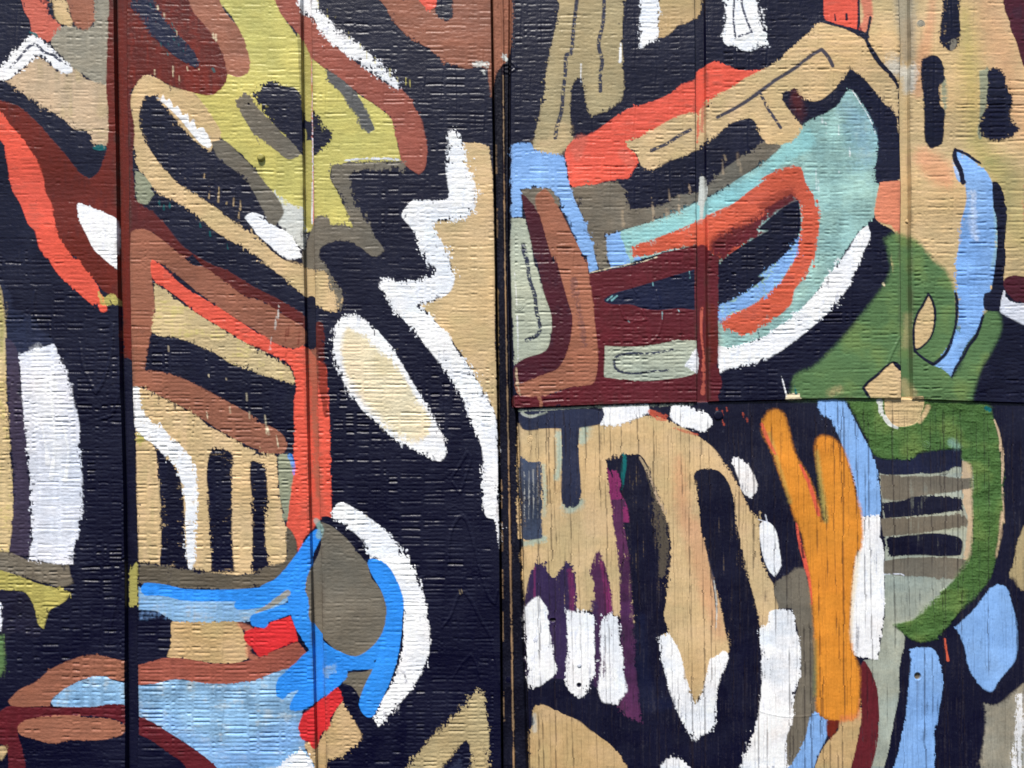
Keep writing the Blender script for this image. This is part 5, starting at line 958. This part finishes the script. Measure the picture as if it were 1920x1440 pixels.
def paint_material(name, rough, spec, bump, bscale):
    m = bpy.data.materials.new(name); m.use_nodes = True
    t = m.node_tree; b = t.nodes["Principled BSDF"]
    at = t.nodes.new("ShaderNodeAttribute"); at.attribute_name = "pigment"
    tc = t.nodes.new("ShaderNodeTexCoord")
    mp = t.nodes.new("ShaderNodeMapping"); mp.inputs['Scale'].default_value = bscale
    t.links.new(tc.outputs['Object'], mp.inputs[0])
    n1 = t.nodes.new("ShaderNodeTexNoise"); n1.inputs['Scale'].default_value = 900; n1.inputs['Detail'].default_value = 3
    t.links.new(mp.outputs[0], n1.inputs['Vector'])
    n2 = t.nodes.new("ShaderNodeTexNoise"); n2.inputs['Scale'].default_value = 260; n2.inputs['Detail'].default_value = 4
    t.links.new(mp.outputs[0], n2.inputs['Vector'])
    mr = t.nodes.new("ShaderNodeMapRange"); mr.inputs[3].default_value = .86; mr.inputs[4].default_value = 1.12
    t.links.new(n1.outputs[0], mr.inputs[0])
    mx = t.nodes.new("ShaderNodeMix"); mx.data_type = 'RGBA'; mx.blend_type = 'MULTIPLY'; mx.inputs[0].default_value = 1
    t.links.new(at.outputs['Color'], mx.inputs[6]); t.links.new(mr.outputs[0], mx.inputs[7])
    t.links.new(mx.outputs[2], b.inputs['Base Color'])
    rr_ = t.nodes.new("ShaderNodeMapRange"); rr_.inputs[3].default_value = rough - .12; rr_.inputs[4].default_value = rough + .14
    t.links.new(n2.outputs[0], rr_.inputs[0]); t.links.new(rr_.outputs[0], b.inputs['Roughness'])
    bw = t.nodes.new("ShaderNodeRGBToBW"); t.links.new(at.outputs['Color'], bw.inputs[0])     # the black enamel is glossier than the house paints
    sp = t.nodes.new("ShaderNodeMapRange"); sp.inputs[1].default_value = .006; sp.inputs[2].default_value = .06
    sp.inputs[3].default_value = spec * 1.75; sp.inputs[4].default_value = spec
    t.links.new(bw.outputs[0], sp.inputs[0]); t.links.new(sp.outputs[0], b.inputs['Specular IOR Level'])
    ad = t.nodes.new("ShaderNodeMath"); ad.operation = 'ADD'
    t.links.new(n1.outputs[0], ad.inputs[0]); t.links.new(n2.outputs[0], ad.inputs[1])
    bp = t.nodes.new("ShaderNodeBump"); bp.inputs['Strength'].default_value = bump; bp.inputs['Distance'].default_value = .0006
    t.links.new(ad.outputs[0], bp.inputs['Height']); t.links.new(bp.outputs[0], b.inputs['Normal'])
    return m
M_SIDING = paint_material("painted_siding", .41, .2, .35, (1, 1, 1))
M_BOARD = paint_material("painted_wood_grain", .48, .2, .5, (1.6, 1, .16))
M_STRIP = paint_material("painted_joint", .6, .1, .5, (1.4, 1, .2))

def plain_material(name, rgb, rough=.8):
    m = bpy.data.materials.new(name); m.use_nodes = True
    t = m.node_tree; b = t.nodes["Principled BSDF"]
    n = t.nodes.new("ShaderNodeTexNoise"); n.inputs['Scale'].default_value = 60; n.inputs['Detail'].default_value = 5
    r = t.nodes.new("ShaderNodeValToRGB"); c = lin(rgb)
    r.color_ramp.elements[0].color = (*(c * .75), 1); r.color_ramp.elements[1].color = (*(c * 1.15), 1)
    t.links.new(n.outputs[0], r.inputs[0]); t.links.new(r.outputs[0], b.inputs['Base Color'])
    b.inputs['Roughness'].default_value = rough
    return m

def thing(name, label, cat, loc):
    o = bpy.data.objects.new(name, None); S.collection.objects.link(o)
    o.location = loc; o['label'] = label; o['category'] = cat
    o.empty_display_size = .05
    return o

# ------------------------------------------------------------------ cut the painted surface into its boards and coats
qz = np.full((NR - 1, NC - 1), 0, np.int32)          # thing of each face
zl = zone[:-1]
QL = np.isin(zl, ['L1', 'L2', 'L3', 'G1', 'G2']); QS = np.isin(zl, ['S', 'W'])
low = (kind_r[:-1] >= 3)
qz[:, QL] = 0; qz[:, QS] = 1
QR = ~QL & ~QS
qz[np.ix_(~low, QR)] = 2; qz[np.ix_(low, QR)] = 3
# a face carries the coat found at its centre (majority of two corners)
ql = LAB[:-1, :-1].copy(); q2 = LAB[1:, 1:]
fin = INF[:-1, :-1] & INF[1:, 1:]
ql[~fin] = -1
# coats belonging to the wrong side of a joint are dropped there
zbase = {'L1': 0, 'G1': 1, 'L2': 2, 'G2': 3, 'L3': 4, 'S': 5, 'W': 6, 'R1': 7, 'G3': 8, 'R2': 9, 'G4': 10, 'R3': 11}
zb = np.array([zbase[z] for z in zl])
basename = {0: 'board', 1: 'groove', 2: 'board', 3: 'groove', 4: 'board', 5: 'joint_face', 6: 'joint_lip', 7: 'board', 8: 'groove', 9: 'board', 10: 'groove', 11: 'board', 12: 'board_face'}
baselabel = {12: 'black painted face of the cracked lower board'}
ZB = np.broadcast_to(zb[None, :], qz.shape).copy()
ZB[qz == 3] = 12
key = np.where(ql < 0, -1 - ZB, ql).astype(np.int64)

# put crumbs of a coat (under 40 faces within one thing) back to the base coat
NT = 4
combo = (key + 100).astype(np.int64) * NT + qz
u, inv, cnt = np.unique(combo, return_inverse=True, return_counts=True)
inv = inv.reshape(combo.shape)
small = (cnt < 40) & (u // NT - 100 >= 0) & (u // NT - 100 < 10000)
crumb = small[inv]
key[crumb] = (-1 - ZB)[crumb]
# small separate islands join the base coat or a big neighbour
combo = (key + 100) * NT + qz
H_, W_ = combo.shape
def roots(combo):
    """4-connected components of equal value"""
    idx = np.arange(H_ * W_).reshape(H_, W_)
    same_r = combo[:, 1:] == combo[:, :-1]; same_d = combo[1:] == combo[:-1]
    root = idx.copy()
    while True:
        old = root.copy()
        # sweep along rows and columns using running minimum inside equal runs
        for ax in (0, 1):
            r_ = root if ax == 1 else root.T
            c_ = combo if ax == 1 else combo.T
            brk = np.ones(r_.shape, bool); brk[:, 1:] = c_[:, 1:] != c_[:, :-1]
            rid = np.cumsum(brk.ravel()) - 1
            mn = np.full(rid[-1] + 1, r_.size, np.int64)
            np.minimum.at(mn, rid, r_.ravel())
            nr = mn[rid].reshape(r_.shape)
            root = nr if ax == 1 else nr.T.copy()
        root = root.ravel()[root.ravel()].reshape(root.shape)
        if (root == old).all(): break
    return root
root = roots(combo)
ur, ri, rc = np.unique(root, return_inverse=True, return_counts=True)
size = rc[ri].reshape(root.shape)
for it in range(40):
    tiny = (size < 70) & (key < 10000)
    if not tiny.any(): break
    done = 0
    for sh_ in ((0, 1), (0, -1), (1, 0), (-1, 0)):
        nk = np.roll(key, sh_, (0, 1)); ns = np.roll(size, sh_, (0, 1)); nq = np.roll(qz, sh_, (0, 1))
        ok = tiny & (ns >= 70) & (nq == qz) & (nk < 10000)
        key[ok] = nk[ok]; size[ok] = ns[ok]; tiny &= ~ok; done += ok.sum()
    if not done: break

# the black ground shows between the shapes: its largest piece on a board is the board, each other piece a patch of its own
combo = (key + 100) * NT + qz
root = roots(combo)
nextk = -1000
for zb_ in range(13):
    m = key == (-1 - zb_)
    if not m.any(): continue
    u_, c_ = np.unique(root[m], return_counts=True)
    for q, (uu, cc_) in enumerate(sorted(zip(u_, c_), key=lambda t: -t[1])):
        if q == 0: continue
        key[root == uu] = nextk; nextk -= 1
OFF = 5000
ROOTS = {
    0: thing('siding_sheet', 'painted grooved siding sheet filling the left half, with white zigzag and blue ribbons', 'siding sheet', (0, 0, 0)),
    1: thing('joint_strip', 'narrow black upright joint strip with a bare wood lip between the left and right sheets', 'joint strip', (0, 0, 0)),
    2: thing('siding_sheet', 'painted grooved siding sheet at the upper right, with the open mouth and green spray', 'siding sheet', (0, 0, 0)),
    3: thing('wooden_board', 'cracked upright grained board at the lower right, with the orange claw and black V', 'board', (0, 0, 0)),
}
fz = POS[..., 2]
for k_, o in ROOTS.items():
    m = qz == k_
    xs = WX[:-1, :-1][m]; zs = WZ[:-1, :-1][m]
    o.location = (float((xs.min() + xs.max()) / 2), 0.01, float(zs.min()))
MATS = {0: M_SIDING, 1: M_STRIP, 2: M_SIDING, 3: M_BOARD}
combo = (key + OFF) * NT + qz
order = np.argsort(combo.ravel(), kind='stable')
uc, start, count = np.unique(combo.ravel()[order], return_index=True, return_counts=True)
PF = POS.reshape(-1, 3); NF = NRM.reshape(-1, 3).astype(F); CF = COL.reshape(-1, 3)
n_parts = 0
for cval, st, ct in zip(uc, start, count):
    k_, tz = int(cval // NT - OFF), int(cval % NT)
    f = order[st:st + ct]
    i, j = f // W_, f % W_
    v00 = i * NC + j
    quad = np.stack([v00, v00 + NC, v00 + NC + 1, v00 + 1], 1)       # faces look towards -Y
    uv, inv_ = np.unique(quad.ravel(), return_inverse=True)
    rt = ROOTS[tz]
    loc = np.array(rt.location, F)
    if k_ <= -1000:
        name = 'black_patch'; lab = None
    elif k_ < 0:
        zbk = -1 - k_; name = basename[zbk]; lab = baselabel.get(zbk)
    elif k_ >= 10000:
        name = 'nail_hole'; lab = None
    else:
        name = SHAPES[k_]['name']; lab = SHAPES[k_]['label']
    me = bpy.data.meshes.new(name)
    me.vertices.add(len(uv)); me.vertices.foreach_set('co', (PF[uv] - loc).ravel())
    me.loops.add(ct * 4); me.loops.foreach_set('vertex_index', inv_.ravel().astype(np.int32))
    me.polygons.add(ct); me.polygons.foreach_set('loop_start', np.arange(0, ct * 4, 4, dtype=np.int32))
    me.update(calc_edges=True)
    at = me.attributes.new('pigment', 'FLOAT_COLOR', 'POINT')
    cc = np.ones((len(uv), 4), F); cc[:, :3] = CF[uv]
    at.data.foreach_set('color', cc.ravel())
    me.shade_smooth()
    me.normals_split_custom_set_from_vertices(NF[uv])
    me.materials.append(MATS[tz])
    o = bpy.data.objects.new(name, me); S.collection.objects.link(o); o.parent = rt
    if lab: o['label'] = lab
    n_parts += 1
print('parts', n_parts, 'faces', qz.size)

# ------------------------------------------------------------------ the thickness of each sheet behind its face
M_CORE = plain_material('raw_plywood_edge', (150, 112, 78))
def core(k_, y0, y1):
    m = qz == k_
    xs = WX[:-1, :-1][m]; zs = WZ[:-1, :-1][m]
    x0, x1, z0, z1 = xs.min() + .004, xs.max() - .002, zs.min() + .004, zs.max() - .004
    me = bpy.data.meshes.new('plywood_core')
    v = [(x, y, z) for x in (x0, x1) for y in (y0, y1) for z in (z0, z1)]
    loc = ROOTS[k_].location
    me.from_pydata([(a - loc[0], b - loc[1], c - loc[2]) for a, b, c in v], [], [(0, 1, 3, 2), (4, 6, 7, 5), (0, 4, 5, 1), (2, 3, 7, 6), (0, 2, 6, 4), (1, 5, 7, 3)])
    me.materials.append(M_CORE)
    o = bpy.data.objects.new('plywood_core', me); S.collection.objects.link(o); o.parent = ROOTS[k_]
for k_, (a, b) in {0: (.0125, .022), 1: (.0125, .022), 2: (.0125, .022), 3: (.0126, .022)}.items():
    core(k_, a, b)

# ------------------------------------------------------------------ nail heads
def nail(px, py, r, h, colname, k_, ringed=False):
    """a painted-over nail head standing proud of the board, r in pixels, h in mm"""
    u_, v_ = (px - 960) * PX, (py - 720) * PX
    cx, cz = u_ * cr - v_ * sr, -u_ * sr - v_ * cr + CZ
    r = r * PX; h = h * 1e-3
    prof = [(1.02, -.1), (1.0, .5), (.9, .82), (.62, 1.0), (.3, 1.02)] if not ringed else [(1.18, -.15), (1.08, .35), (.98, .35), (.9, -.05), (.8, .25), (.4, .4)]
    n = 16
    vs, fs, rg = [], [], np.random.default_rng(int(px))
    ji = rg.uniform(.94, 1.06, n)
    for pr, ph in prof:
        for k in range(n):
            a = 2 * math.pi * k / n
            vs.append((cx + math.cos(a) * r * pr * ji[k], -h * ph, cz + math.sin(a) * r * pr * ji[k]))
    vs.append((cx, -h * (1.0 if not ringed else .4), cz))
    for q in range(len(prof) - 1):
        for k in range(n):
            a, b = q * n + k, q * n + (k + 1) % n
            fs.append((a, b, b + n, a + n))
    for k in range(n):
        fs.append(((len(prof) - 1) * n + k, (len(prof) - 1) * n + (k + 1) % n, len(vs) - 1))
    # base depth of the surface under the nail
    i0 = np.argmin(np.abs(PY[:, NC // 2] - py)); j0 = np.argmin(np.abs(PXX[i0] - px))
    y0 = -float(np.median(Hh[max(0, i0 - 4):i0 + 5, max(0, j0 - 3):j0 + 4]))
    loc = ROOTS[k_].location
    me = bpy.data.meshes.new('nail_head')
    me.from_pydata([(a - loc[0], b + y0 - loc[1], c - loc[2]) for a, b, c in vs], [], fs)
    me.shade_smooth()
    at = me.attributes.new('pigment', 'FLOAT_COLOR', 'POINT')
    c3 = lin(C[colname]) * .9
    buf = np.ones((len(vs), 4), F); buf[:, :3] = c3[None] * rg.uniform(.85, 1.1, (len(vs), 1))
    at.data.foreach_set('color', buf.ravel())
    me.materials.append(MATS[k_])
    o = bpy.data.objects.new('nail_head', me); S.collection.objects.link(o); o.parent = ROOTS[k_]
    return o
nail(489.5, 295.5, 7.4, 3.2, 'yellow2', 0)['label'] = 'proud mustard painted nail head'
nail(1727, 45.5, 7.0, .7, 'sage', 2, True)
nail(974, 575, 6.4, .7, 'sage2', 2, True)
nail(995, 824, 6.2, .7, 'tan', 3, True)
nail(1348, 779, 9.0, 1.3, 'black', 3)
nail(1739, 834, 6.6, .8, 'green', 3, True)
nail(1005, 1201, 4.6, .6, 'lav', 3, True)
nail(1086, 1248, 4.0, 1.0, 'lav', 3)
nail(954.5, 1277, 5.6, .8, 'black', 1, True)
nail(267, 620, 5.0, .3, 'brown2', 0, True)
nail(1705, 413, 3.2, .8, 'tan', 2)
